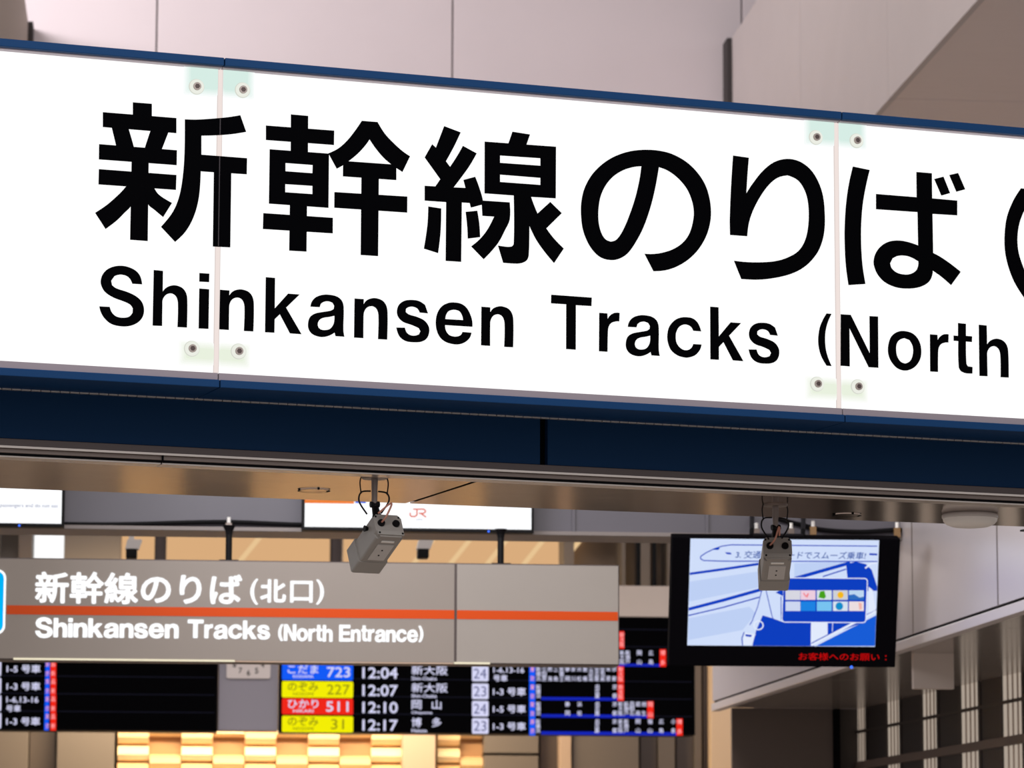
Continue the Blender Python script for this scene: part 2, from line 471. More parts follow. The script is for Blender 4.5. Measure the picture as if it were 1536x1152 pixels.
# ------------------------------------------------------------------ portal beam with the big sign
SG = Fr(0, 73, 10.9, 20.5)
XL, XR = -1.6, 5.2
def zl(v, y=0.0): return SG.px(0, v, y).z
zt0, zt1 = zl(57, -.05), zl(69, -.05)
zp1, zp0 = zl(73), zl(541)
zg0 = zl(550, -.04)
zn1, zn0 = zl(551, -.05), zl(563, -.05)
YF = 0.22                                    # the navy fascia stands back under the sign box
zf1, zf0 = zl(583, YF), zl(657, YF)
sign = root('station_sign', SG, (1.6, 0.1, zn0), 'large backlit white sign with black Japanese and English lettering above the portal', 'sign')
# light panels between the two joints
j1 = SG.px(327, 330).x; j2 = SG.px(1255.5, 390).x
jw = 0.0088
for a, b in ((XL, j1 - jw), (j1 + jw, j2 - jw), (j2 + jw, XR)):
    build('light_panel', MB().box(a, b, 0, .02, zp0 - .01, zp1 + .01), M_PANEL, sign)
for j in (j1, j2):
    build('joint_strip', MB().box(j - jw * .72, j + jw * .72, -.004, .02, zp0, zp1), M_JOINT, sign)
    build('joint_strip', MB().box(j - jw, j + jw, -.003, .02, zp0, zp1), M_JOINTE, sign)
for v0, v1 in ((178, 202), (234, 369)):  # faint grey seam line across the lettering at the joint
    q = SG.px(328, v0, -.0092)
    build('joint_shadow_line', MB().box(j1 - .0015, j1 + .0015, -.0092, -.0088, SG.px(328, v1, -.009).z, q.z), mat('dull_black_line', (44, 36, 42), .6), sign)
build('housing', MB().box(XL, XR, .025, YF + .25, zn0 + .012, zt0 - .002), M_NAVYF, sign)
# top and bottom channels and navy trims, each cut at the joints
for a, b in ((XL, j1 - .002), (j1 + .002, j2 - .002), (j2 + .002, XR)):
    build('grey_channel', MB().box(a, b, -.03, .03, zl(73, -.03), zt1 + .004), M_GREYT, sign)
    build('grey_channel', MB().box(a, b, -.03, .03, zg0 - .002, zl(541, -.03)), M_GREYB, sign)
    build('navy_trim', MB().box(a, b, -.05, YF + .25, zt1, zt0), M_NAVY, sign, bevel=.002)
    build('navy_trim', MB().box(a, b, -.05, YF + .05, zn0, zn1), M_NAVY, sign, bevel=.002)
# glass clips with bolts
for (ua, va), (ub, vb), tp in (((295, 130), (364, 135), 1), ((288, 523), (358, 527), 0), ((1224, 206), (1285, 211), 1), ((1226, 576), (1287, 580), 0)):
    A = SG.px(ua, va, -.012); B = SG.px(ub, vb, -.012)
    j = j1 if ua < 600 else j2
    for P, s in ((A, -1), (B, 1)):
        xe = P.x + s * .04
        z0, z1 = (P.z - .026, zp1 - .001) if tp else (P.z - .052, P.z + .026)
        xa, xb = sorted((xe, j + s * jw * 1.0))
        c = None
        for q_ in range(5):  # stacked tints paint the soft falloff of the backlight
            g_ = .0055 * q_
            x0_, x1_ = (xa + g_, xb) if s < 0 else (xa, xb - g_)
            z0_, z1_ = (z0 + g_, z1) if tp else (z0 + g_, z1 - g_)
            mm = em('backlit_green_glass', tuple(int(255 - (255 - t_) * (q_ + 1) / 5) for t_ in ((212, 234, 226) if tp else (230, 238, 220))), 1.03)
            pc = build('glass_clip' if q_ == 0 else 'glass_layer', MB().prism([rbox(x0_, x1_, z0_, z1_, .008)], -.006 - .0004 * q_, -.001), mm, c or sign)
            c = c or pc
        wa = build('washer_rim', MB().tube([(P.x, -.012, P.z), (P.x, -.008, P.z)], .0245, 28), M_WASHR, c)
        build('washer', MB().tube([(P.x, -.016, P.z), (P.x, -.012, P.z)], .0225, 28), M_WASH, c)
        build('bolt', MB().tube([(P.x, -.022, P.z), (P.x, -.0155, P.z)], .0125, 20), M_BOLT, c)
        build('bolt_socket', MB().tube([(P.x, -.0225, P.z), (P.x, -.020, P.z)], .0080, 6), M_BOLTD, c)

# traced outlines: (crop x, crop y, loops in 5.333x zoomed pixels)
K = 16 / 3
CH = [
 (130, 150, [[[(370,18),(522,30),(522,140),(370,140)]], [[(130,97),(718,144),(718,265),(130,216)]],
   [[(198,200),(325,200),(335,228),(378,378),(378,400),(240,400),(236,366),(202,222)]], [[(500,230),(660,240),(654,258),(602,392),(466,395),(466,382),(512,243)]],
   [[(100,353),(722,402),(720,521),(98,475)]], [[(98,553),(718,600),(714,719),(95,675)]],
   [[(360,480),(496,490),(488,1128),(348,1118)]],
   [[(320,685),(280,732),(230,780),(160,840),(68,902),(152,1032),(240,965),(300,905),(356,845),(400,700)]],
   [[(528,680),(565,745),(610,782),(682,824),(612,936),(545,880),(490,830),(460,680)]],
   [[(786,155),(880,157),(1000,150),(1130,138),(1228,122),(1275,255),(1160,273),(1040,282),(917,285),(917,438),(1282,466),(1280,594),(1156,586),(1148,1179),(1010,1172),(1018,578),(912,570),
     (902,740),(880,860),(840,970),(785,1060),(708,1135),(595,1014),(680,910),(725,820),(755,710),(775,560),(784,400)]]]),
 (360, 170, [[[(408,8),(546,20),(544,330),(406,320)]], [[(208,97),(754,138),(752,253),(208,213)]],
   [[(238,287),(712,322),(708,756),(232,722)],[(364,397),(582,413),(580,479),(364,463)],[(362,566),(580,580),(580,646),(362,631)]],
   [[(187,798),(743,836),(742,960),(184,925)]], [[(400,700),(536,720),(532,1106),(394,1098)]],
   [[(975,60),(1100,70),(1160,165),(1230,240),(1300,303),(1360,344),(1300,468),(1250,436),(1212,409),(1150,355),(1090,285),(1037,208),(1000,260),(940,325),(868,384),(830,412),(775,443),(708,320),(790,278),(860,215),(920,140)]],
   [[(826,381),(1250,411),(1250,534),(824,504)]], [[(756,630),(1338,666),(1337,794),(755,755)]],
   [[(972,500),(1110,520),(1104,1142),(966,1133)]]]),
 (600, 185, [[[(354,22),(486,72),(430,190),(368,303),(401,348),(455,265),(504,180),(614,240),(560,335),(500,420),(430,512),(525,516),(508,452),(602,427),(635,515),(664,618),(659,650),(568,674),(558,637),(495,633),(490,1108),(366,1100),(370,630),(198,618),(198,499),(284,504),(323,446),(198,272),(258,167),(288,194)]],
   [[(655,617),(878,632),(878,770),(840,855),(790,950),(730,1025),(670,1087),(570,984),(640,925),(700,850),(754,746),(660,740),(655,650)]],
   [[(227,665),(330,681),(328,800),(322,900),(305,1038),(192,1002),(210,890),(222,790)]],
   [[(526,708),(618,699),(634,800),(641,910),(543,922),(538,820)]],
   [[(900,67),(1040,89),(1012,170),(1248,187),(1246,600),(1048,588),(1070,650),(1100,722),(1202,629),(1294,719),(1170,841),(1230,920),(1310,1002),(1233,1117),(1160,1030),(1090,930),(1035,818),(1030,1050),(1018,1090),(990,1112),(940,1122),(826,1115),(785,978),(860,988),(895,985),(911,960),(911,577),(677,560),(678,146),(868,160)],
    [(800,257),(1124,279),(1124,339),(800,316)],[(800,410),(1124,436),(1124,493),(800,469)]]]),
 (830, 200, [[[(730,963),(802,1103),(900,1095),(990,1065),(1080,1010),(1160,930),(1220,830),(1252,730),(1262,630),(1250,520),(1215,410),(1150,310),(1060,225),(950,165),(850,139),(740,131),(620,142),(500,180),(400,240),(310,330),(250,440),(226,540),(222,640),(235,760),(270,860),(320,940),(385,995),(470,1014),(540,998),(600,955),(660,870),(720,755),(775,600),(815,440),(845,270),(920,300),(1000,360),(1070,445),(1110,540),(1125,630),(1115,720),(1085,810),(1030,880),(950,930),(860,957),(790,965)],
    [(705,263),(690,370),(655,520),(600,680),(550,790),(505,850),(460,866),(415,845),(380,785),(362,700),(362,600),(380,500),(420,415),(480,345),(560,295),(640,270)]]]),
 (1060, 215, [[[(212,97),(338,115),(327,250),(318,400),(370,320),(450,220),(540,150),(640,124),(740,143),(830,208),(895,310),(933,430),(946,580),(942,700),(920,800),(880,885),(800,975),(700,1035),(580,1070),(430,1090),(278,1085),(219,939),(330,950),(450,951),(560,940),(650,912),(730,865),(780,795),(808,700),(818,570),(808,450),(780,365),(730,295),(650,256),(570,275),(500,330),(430,425),(370,540),(338,640),(325,743),(188,733),(186,600),(196,350)]]]),
 (1248, 230, [[[(168,105),(302,133),(270,270),(245,420),(233,600),(235,760),(245,900),(268,1045),(133,1054),(112,900),(103,740),(102,600),(112,420),(135,250)]],
   [[(819,205),(892,186),(945,318),(876,338)]], [[(939,173),(1009,157),(1066,288),(996,307)]],
   [[(676,149),(799,159),(801,360),(1002,378),(1002,496),(804,484),(809,797),(870,830),(950,885),(1030,948),(953,1054),(880,990),(806,937),(803,970),(785,1015),(750,1048),(690,1073),(610,1082),(520,1073),(430,1035),(370,975),(340,910),(334,860),(350,800),(390,745),(450,708),(530,697),(610,710),(690,737),(685,470),(353,447),(353,325),(678,351)],
    [(692,864),(630,830),(580,818),(530,820),(485,840),(465,880),(478,920),(520,955),(590,970),(640,960),(675,935),(690,900)]]]),
 (1248, 230, [[[(1512,280),(1450,380),(1400,510),(1382,650),(1385,780),(1410,900),(1460,1030),(1545,1165),(1650,1170),(1585,1045),(1540,935),(1495,800),(1484,680),(1500,560),(1540,455),(1630,288)]]]),
]
for cx, cy, polys in CH:
    mb = MB()
    for loops in polys:
        ls = [[SG.xz(cx + x / K, cy + y / K, -.006) for x, y in smooth_loop(l)] for l in loops]
        mb.prism(ls, -.006 - polys.index(loops) * .0002, -.0045)
    build('character', mb, M_INK, sign)
# English line, traced the same way: glyph -> (crop x, crop y, scale, loops)
K5 = 1536 / 356
EN = {
 'S': (130,380,K,[[(447,248),(368,243),(350,205),(320,180),(270,170),(225,182),(198,220),(205,255),(240,280),(330,310),(400,345),(445,390),(462,450),(450,510),(410,555),(350,580),(280,584),(200,565),(145,520),(115,470),(103,424),(186,428),(205,475),(240,505),(290,515),(340,507),(370,475),(372,440),(350,410),(300,385),(220,355),(150,310),(118,255),(115,210),(135,160),(180,120),(250,100),(320,105),(390,135),(430,180)]]),
 'h': (130,380,K,[[(540,133),(614,140),(612,305),(640,275),(680,258),(720,257),(770,278),(800,320),(809,380),(806,594),(730,590),(734,400),(722,350),(695,325),(665,321),(635,335),(612,370),(609,420),(607,581),(531,578)]]),
 'i': (130,380,K,[[(903,157),(979,162),(977,230),(902,226)],[(902,281),(977,287),(972,604),(897,601)]]),
 'n': (130,380,K,[[(1068,291),(1144,297),(1142,338),(1170,305),(1210,290),(1250,290),(1300,310),(1330,350),(1340,410),(1336,625),(1260,621),(1265,430),(1252,380),(1225,357),(1195,355),(1165,370),(1145,405),(1141,450),(1139,613),(1062,608)]]),
 'k': (410,390,K,[[(-57,137),(17,143),(15,387),(122,269),(215,276),(106,381),(230,594),(137,587),(56,434),(14,474),(12,582),(-63,578)]]),
 'a': (410,390,K,[[(297,373),(310,330),(345,295),(400,278),(450,278),(510,292),(550,325),(565,375),(563,560),(571,614),(500,609),(492,580),(460,600),(410,615),(360,612),(310,590),(282,550),(279,500),(295,455),(335,428),(400,415),(460,405),(486,390),(489,365),(475,342),(440,330),(405,335),(380,352),(372,377)],
   [(491,446),(450,455),(400,463),(370,480),(356,510),(362,540),(385,557),(420,560),(455,550),(480,520),(490,485)]]),
 's': (410,390,K,[[(1238,427),(1172,420),(1155,390),(1125,375),(1090,375),(1062,390),(1060,415),(1085,435),(1150,455),(1210,485),(1243,530),(1248,575),(1230,625),(1190,652),(1130,658),(1060,648),(1010,610),(985,540),(1053,541),(1068,580),(1095,600),(1130,605),(1165,595),(1178,570),(1165,545),(1110,520),(1040,495),(1000,455),(990,410),(1005,360),(1045,328),(1100,319),(1165,328),(1215,360)]]),
 'e': (640,400,K,[[(367,481),(148,467),(155,510),(180,545),(215,558),(250,557),(275,545),(288,522),(360,528),(345,570),(310,603),(265,620),(215,620),(150,600),(105,560),(80,500),(75,430),(90,365),(125,315),(175,290),(220,286),(280,298),(325,335),(355,395),(366,440)],[(150,419),(293,427),(285,390),(265,358),(235,346),(205,346),(175,358),(157,385)]]),
 'T': (640,400,K,[[(997,224),(1321,247),(1319,315),(1194,308),(1193,664),(1116,659),(1117,301),(995,293)]]),
 'r': (900,420,K,[[(-5,262),(60,267),(62,312),(80,285),(110,265),(140,261),(158,264),(155,331),(125,332),(90,345),(70,375),(64,420),(61,574),(-7,570)]]),
 'c': (900,420,K,[[(811,411),(748,406),(730,375),(700,358),(670,357),(635,375),(612,415),(607,460),(615,505),(640,540),(675,560),(710,558),(735,540),(748,512),(814,516),(800,560),(765,600),(720,618),(680,620),(620,602),(570,560),(545,500),(540,440),(555,375),(595,325),(640,302),(690,297),(745,308),(785,345)]]),
 '(': (1180,430,K5,[[(260,173),(293,176),(268,230),(253,290),(250,350),(256,410),(270,460),(293,514),(260,511),(225,450),(208,390),(205,330),(215,265),(235,215)]]),
 'N': (1180,430,K5,[[(348,178),(413,182),(538,432),(536,190),(592,193),(594,525),(531,521),(405,268),(407,516),(347,511)]]),
 'o': (1180,430,K5,[[(763,287),(820,305),(858,350),(873,410),(865,470),(830,520),(775,543),(720,530),(680,490),(658,440),(656,385),(675,325),(715,293)],[(762,333),(795,345),(815,380),(820,420),(812,460),(795,485),(768,497),(738,485),(715,450),(708,410),(712,370),(730,345)]]),
 't': (1180,430,K5,[[(1110,235),(1160,240),(1160,318),(1199,321),(1198,358),(1160,355),(1163,495),(1172,515),(1202,520),(1201,562),(1160,560),(1130,548),(1115,520),(1112,352),(1082,350),(1082,316),(1110,318)]]),
}
zb = SG.px(229.6, 488.6, -.006).z
for ch, (cx, cy, kk, loops) in EN.items():
    ls = [[SG.xz(cx + x / kk, cy + y / kk, -.006) for x, y in smooth_loop(l, n=5)] for l in loops]
    x0 = min(p[0] for l in ls for p in l); x1 = max(p[0] for l in ls for p in l)
    TRACED[ch] = ([[(p[0] - x0, p[1] - zb) for p in l] for l in ls], x1 - x0)
cap = max(p[1] for p in TRACED['T'][0][0]); stem = cap * .19
TRACED['E'] = ([[(0, 0), (cap*.72, 0), (cap*.72, stem*.85), (stem, stem*.85), (stem, cap*.42), (cap*.67, cap*.42), (cap*.67, cap*.42+stem*.85), (stem, cap*.42+stem*.85), (stem, cap-stem*.85), (cap*.71, cap-stem*.85), (cap*.71, cap), (0, cap)]], cap*.72)
pl_, pw = TRACED['(']; TRACED[')'] = ([[(pw - p[0], p[1]) for p in pl_[0]]], pw)
TRACED[' '] = ([], cap * .3)
for chs in ((('S',149.3,216.4),('h',229.6,281.3),('i',298.4,313.4),('n',329.5,381),('k',398.1,452.8),('a',462.3,517),('n',531.5,581.6),('s',594.7,644.2),('e',653.8,708.8),('n',721.9,770.3)),
            (('T',826.6,887.7),('r',898.6,929.6),('a',938.8,989.6),('c',1001,1052.4),('k',1065.6,1115),('s',1123,1168.9)),
            (('(',1227.5,1247.9),('N',1260.7,1317.7),('o',1332,1382),('r',1395,1423.4),('t',1430.8,1458.6),('h',1468.8,1512.8))):
    for ch, u0, u1 in chs:
        loops, w_ = TRACED[ch]; vc = 450 + (u0 - 150) * .06
        xa, xb = SG.px(u0, vc, -.006).x, SG.px(u1, vc, -.006).x
        mb = MB(); kx = (xb - xa) / w_
        ls = [[(xa + p[0] * kx, p[1] + zb) for p in l] for l in loops]
        if ch == 'i':
            mb.prism([ls[0]], -.006, -.0045); mb.prism([ls[1]], -.006, -.0045)
        else: mb.prism(ls, -.006, -.0045)
        build('letter', mb, M_INK, sign)

# portal beam: fascia, light strip, trims, soffit
zs = SG.px(0, 690, YF + .10).z               # underside level
beam = root('portal_beam', SG, (1.6, .6, zs), 'dark navy portal beam with brushed metal underside below the big white sign', 'beam')
sx = SG.px(816, 660, YF).x
for a, b in ((XL, sx - .013), (sx + .013, XR)):
    build('fascia_panel', MB().box(a, b, YF, YF + .03, zf0, zf1 + .05), M_NAVYF, beam, bevel=.002)
build('fascia_core', MB().box(XL, XR, YF + .032, YF + .2, zf0, zn0), M_BLACKM, beam)
ls_ = MB(); x = XL; k = 0
while x < XR:
    ls_.box(x, x + .028, YF - .012, YF, zf1 - .004, zf1 + .005 + (.001 if k % 3 else 0)); x += .0305; k += 1
build('light_strip', ls_, M_TRIML, beam, kind='stuff')
# stepped bronze trims under the fascia
def z_at(v, y): return SG.px(0, v, y).z
zA, zB, zC, zD = z_at(657, YF), z_at(668, YF - .01), z_at(672, YF), z_at(679, YF)
build('edge_trim', MB().box(XL, XR, YF - .01, YF + .1, zB, zA - .001), M_TRIMD, beam, bevel=.002)
build('edge_trim', MB().box(XL, XR, YF - .016, YF + .1, zC, zB), M_TRIML, beam)
build('edge_trim', MB().box(XL, XR, YF - .004, YF + .1, zD, zC), M_TRIM, beam, bevel=.002)
n1 = SG.px(243, 688, YF).x
build('joint', MB().box(n1 - .002, n1 + .002, YF - .014, YF + .02, zD - .004, zC + .001), M_BLACKM, beam)
build('joint', MB().box(XL, XR, YF - .002, YF + .1, zD - .006, zD), M_BLACKM, beam)
zs = zD - .006
for a, b in ((XL, n1 - .002), (n1 + .002, XR)):
    build('soffit_lip', MB().box(a, b, YF + .006, YF + .075, zs - .006, zs), M_TRIML, beam, bevel=.001)
zs2 = zs
ya_, yc_ = SG.pz(0, 732, zs2), SG.pz(1365, 783.5, zs2)
def yb(x): return ya_.y + (yc_.y - ya_.y) * (x - ya_.x) / (yc_.x - ya_.x)
yb_ = min(yb(XL), yb(XR))
def slab(x0, x1, y0, z0, z1, bk=0.0):
    return MB().add([(x0, y0, z0), (x1, y0, z0), (x1, yb(x1) - bk, z0), (x0, yb(x0) - bk, z0), (x0, y0, z1), (x1, y0, z1), (x1, yb(x1) - bk, z1), (x0, yb(x0) - bk, z1)],
                    [(0,3,2,1),(4,5,6,7),(0,1,5,4),(1,2,6,5),(2,3,7,6),(3,0,4,7)])
sm = SG.pz(722, 719.5, zs2).x
for a, b in ((XL, sm - .008), (sm + .008, XR)):
    build('soffit_panel', slab(a, b, YF + .08, zs2, zs2 + .02), M_METAL, beam)
build('joint', slab(sm - .008, sm + .008, YF + .08, zs2 + .008, zs2 + .03), M_BLACKM, beam)
build('beam_body', MB().box(XL, XR, YF + .2, yb_ - .01, zs2 + .021, zn0 + .5), M_NAVYF, beam)
# flush hatches
def disc(u, v, r, name, lab, cat, dots=True, inner=None):
    p = SG.pz(u, v, zs2)
    o = root(name, SG, (p.x, p.y, zs2), lab, cat)
    ring = MB()
    N = 40
    for k in range(N):
        a, b = 2 * math.pi * k / N, 2 * math.pi * (k + 1) / N
        ring.add([(p.x + q * math.cos(t), p.y + q * math.sin(t), zs2 - .0035) for q, t in ((r, a), (r, b), (r - .006, b), (r - .006, a))], [(0, 1, 2, 3)])
    build('rim', ring, M_BLACKM, o)
    build('cover', MB().tube([(p.x, p.y, zs2 - .002), (p.x, p.y, zs2 + .004)], r - .004, 32), M_METAL, o)
    for dx, dy in ((-.05, .0), (.0, -.05), (.05, .01)):
        build('screw', MB().tube([(p.x + dx, p.y + dy, zs2 - .004), (p.x + dx, p.y + dy, zs2)], .004, 8), M_BLACKM, o)
disc(471, 735, .055, 'ceiling_hatch', 'round flush cover with three screws in the metal underside left of the tilted camera', 'hatch')
disc(1270, 772, .052, 'ceiling_hatch', 'round flush cover in the metal underside right of the straight camera', 'hatch')
# smoke detector
p = SG.pz(1455, 771, zs2); 
sd = root('smoke_detector', SG, (p.x, p.y, zs2), 'white dome detector under the beam above the right fascia', 'detector')
def lathe(c, prof, n=40):
    vs = []; fs = []
    for r, z in prof:
        vs += [(c[0] + r * math.cos(2 * math.pi * k / n), c[1] + r * math.sin(2 * math.pi * k / n), c[2] + z) for k in range(n)]
    for i in range(len(prof) - 1):
        for k in range(n):
            fs.append((i * n + k, i * n + (k + 1) % n, (i + 1) * n + (k + 1) % n, (i + 1) * n + k))
    fs.append(tuple((len(prof) - 1) * n + k for k in range(n)))
    return MB().add(vs, fs)
rr = .098
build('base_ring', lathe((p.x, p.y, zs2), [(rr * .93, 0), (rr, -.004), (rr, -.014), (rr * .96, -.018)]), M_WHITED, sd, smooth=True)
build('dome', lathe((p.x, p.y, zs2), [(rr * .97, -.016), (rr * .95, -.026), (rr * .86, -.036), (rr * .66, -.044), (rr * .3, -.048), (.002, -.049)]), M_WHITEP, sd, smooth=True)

# ------------------------------------------------------------------ surveillance cameras under the beam
def cctv(u, v, ub, vb, yaw, tilt, lab, knob):
    """mounted at the underside point (u, v); rear bottom edge centre near (ub, vb)"""
    P = SG.pz(u, v, zs2)
    o = root('surveillance_camera', SG, P, lab, 'camera', 'surveillance cameras under the portal beam')
    Q = SG.px(ub, vb, P.y - .01)
    W, H, L = .096, .082, .195
    Rm = Matrix.Translation(Q) @ Matrix.Rotation(R(yaw), 4, 'Z') @ Matrix.Rotation(R(-tilt), 4, 'X')
    # local: y forward (away), rear face at y=0, z up from underside
    body = MB().prism([rbox(-W / 2, W / 2, 0, H, .008, 3)], .012, L).xform(Rm)
    b = build('body', body, M_CCTV, o, bevel=.002)
    hood = MB().prism([rbox(-W / 2 - .004, W / 2 + .004, -.002, H + .006, .008, 3)], L - .045, L + .02).xform(Rm)
    build('hood', hood, M_CCTV, o, bevel=.002)
    rear = MB().prism([[(-W/2-.001, .02), (-W/2+.012, -.001), (W/2-.012, -.001), (W/2+.001, .02), (W/2+.001, H-.012), (W/2-.010, H+.001), (-W/2+.010, H+.001), (-W/2-.001, H-.012)]], -.004, .014).xform(Rm)
    rp = build('rear_plate', rear, M_CCTVD, o, bevel=.0015)
    sill = MB().box(-W/2+.002, W/2-.002, -.010, -.003, .004, .020).xform(Rm)
    build('sill', sill, M_CCTV, rp, bevel=.001)
    for s in (-1, 1):
        g = MB().tube([(s * W * .27, -.012, H * .60), (s * W * .27, -.003, H * .60)], [.0115, .0125], 14).xform(Rm)
        build('cable_gland', g, M_BLACK, rp)
        for zz in (.010, H - .008):
            build('screw', MB().tube([(s * W * .42, -.0115 if zz < .02 else -.006, zz), (s * W * .42, -.003, zz)], .0035, 8).xform(Rm), M_BLACK, rp)
    build('label_plate', MB().box(-.027, .030, .045, .135, -.0025, 0).xform(Rm), M_CCTVL, o)
    build('label_strip', MB().box(-.022, .022, .022, .030, -.0025, 0).xform(Rm), M_WHITEP, o)
    for yy in (.075, .105):
        build('screw', MB().tube([(0, yy, -.004), (0, yy, 0)], .003, 8).xform(Rm), M_BLACK, o)
    # swivel and stalk
    T = Rm @ Vector((0, .06, H))
    st = MB().tube([P, (P.x, P.y, T.z + .055)], [.011, .009], 12)
    build('stalk', st, M_TRIM, o)
    build('mount_plate', MB().tube([(P.x, P.y, P.z - .006), P], [.040, .043], 24), M_TRIM, o)
    cone = MB().tube([(P.x, P.y, T.z + .060), ((P.x + T.x) / 2, (P.y + T.y) / 2, T.z + .03), T], [.010, .014, .026], 12)
    build('swivel', cone, M_BLACK, o)
    k = Rm @ Vector((-W / 2 - .012, .05, H * .75))
    build('clamp_knob', MB().tube([(P.x - .014, P.y, T.z + .058), (P.x + .016, P.y, T.z + .060)], .010, 10), M_BLACK, o)
    if knob:
        build('clamp_knob', MB().tube([k, Rm @ Vector((-W / 2, .05, H * .75))], [.011, .006], 10), M_BLACK, o)
    # cables
    g = Rm @ Vector((-W * .27, -.010, H * .60)); up = Rm @ Vector((W * .05, -.045, H + .02))
    build('cable', MB().tube(curve([g, g + Vector((.01, -.02, .02)), up, Vector((P.x + .01, P.y - .01, T.z + .03))]), .0032, 6), M_CUW, o, label='pinkish signal cable')
    for dx, dz in ((-.045, -.055), (.042, -.050)):
        build('cable', MB().tube(curve([Vector((P.x + dx * .3, P.y, P.z - .045)), Vector((P.x + dx, P.y, P.z - .050)), Vector((P.x + dx * 1.15, P.y, P.z + dz - .025)), Vector((P.x + dx * .55, P.y, P.z + dz - .065))]), .0028, 6), M_BLACK, o)
        build('cable', MB().tube(curve([Vector((P.x + dx, P.y, P.z)), Vector((P.x + dx * 1.1, P.y, P.z - .02)), Vector((P.x + dx, P.y, P.z - .055))]), .0022, 6), M_BLACK, o)
    return o
def curve(pts, n=6):
    pts = [Vector(p) for p in pts]; out = []
    N = len(pts)
    for i in range(N - 1):
        p0 = pts[max(0, i - 1)]; p1 = pts[i]; p2 = pts[i + 1]; p3 = pts[min(N - 1, i + 2)]
        for k in range(n):
            t = k / n
            out.append(.5 * ((2 * p1) + (p2 - p0) * t + (2 * p0 - 5 * p1 + 4 * p2 - p3) * t * t + (3 * p1 - p0 - 3 * p2 + p3) * t ** 3))
    return out + [pts[-1]]
cctv(562, 716, 586, 806, 6, 27, 'grey box camera tilted left in front of the white screen, seen from behind', True)
cctv(1163, 757, 1167, 839, -20, 24, 'grey box camera in front of the blue screen, seen from behind', False)

# ------------------------------------------------------------------ girder, its cable, and what hangs from it
GD = Fr(600, 790, 19.5, BY)
gx0, gx1 = GD.px(-700, 790).x, GD.px(1363, 800).x
gd = root('steel_girder', GD, ((gx0 + gx1) / 2, .2, GD.px(600, 808).z), 'long grey girder crossing behind the portal beam and carrying the screens', 'beam')
zg = GD.px(600, 795).z
build('web', MB().box(gx0, gx1, 0, .05, zg, zg + .9), M_GIRD, gd)
build('flange', MB().box(gx0, gx1, -.045, .30, zg - .022, zg), M_GIRDL, gd, bevel=.003)
build('flange', MB().box(gx0, gx1, -.06, .36, zg + .9, zg + .922), M_GIRDL, gd)
for u in (92, 860, 1060):
    x = GD.px(u, 780).x
    build('stiffener', MB().box(x - .008, x + .008, -.012, 0, zg, zg + .9), M_GIRD, gd)
build('end_bracket', MB().box(gx1 - .035, gx1 + .016, -.10, -.046, zg - .07, zg + .05), M_BLACK, gd)
def hang_cable(us, r, lab):
    pts = [GD.px(u, v, -.03) for u, v in us]
    o = root('conduit', GD, pts[0], lab, 'cable')
    build('sheath', MB().tube(curve(pts), r, 8), M_BLACK, o)
    return o
hang_cable([(-120, 781), (60, 785.5), (180, 786.5), (330, 783), (450, 787), (600, 789)], .012, 'black cable sagging along the girder above the grey hanging sign')
hang_cable([(1165, 778), (1200, 787), (1235, 795), (1290, 798), (1345, 795), (1378, 797)], .013, 'thick black conduit along the girder above the blue screen')
for u, v, lab in ((343, 790, 'silver pipe clamp on the girder above the left hanger arm'), (622, 796, 'silver pipe clamp on the girder behind the tilted camera'),
                  (1134, 796, 'silver pipe clamp left of the straight camera'), (1186, 796, 'silver pipe clamp just right of the straight camera'),
                  (1219, 793, 'brass and silver pipe clamp above the middle of the blue screen'), (1345, 795, 'brass and silver pipe clamp above the right end of the blue screen')):
    p = GD.px(u, v, -.045)
    o = root('pipe_clamp', GD, p, lab, 'clamp', 'pipe clamps on the girder')
    build('collar', MB().tube([(p.x, -.057, max(p.z, zg + .01) + .01), (p.x, -.057, max(p.z, zg + .01) + .04)], .010, 10), M_WHITEP, o)
    build('base', MB().box(p.x - .017, p.x + .017, -.068, -.046, zg - .012, max(p.z, zg + .01) + .01), M_TRIM if u < 1200 else mat('brass', (140, 108, 70), .5, .3), o, bevel=.002)

# wide white screens on the girder
def wide_screen(u0, u1, vt, vb, lab, led):
    a = GD.px(u0, vb, -.14); b = GD.px(u1, vb, -.14); t = GD.px(u1, vt, -.14)
    o = root('information_screen', GD, ((a.x + b.x) / 2, -.07, a.z), lab, 'screen', 'white information screens on the girder')
    e = .014
    build('casing', MB().box(a.x - e, b.x + e, -.135, -.05, a.z - .018, t.z + e), M_BLACK, o, bevel=.004)
    build('display', MB().box(a.x, b.x, -.14, -.136, a.z, t.z), M_SCRW, o)
    build('wall_mount', MB().box(a.x + .3, b.x - .3, -.05, 0, a.z + .1, t.z - .1), M_BLACK, o)
    l = GD.px(led, vb + 4, -.137)
    build('indicator_led', MB().tube([(l.x, -.139, a.z - .012), (l.x, -.134, a.z - .012)], .006, 8), M_LEDB, o)
    return o
s1 = wide_screen(-250, 92, 600, 781, 'white screen at the left edge with small grey English caption', 29)
mb = MB(); text(mb, GD, 'passengers and do not eat', 0, 87, 755, 762, -.142, .01); build('caption', mb, M_SCRTXT, s1)
s2 = wide_screen(457, 797, 612, 790, 'white screen in the middle with a salmon logo, behind the tilted camera', 733)
mb = MB()
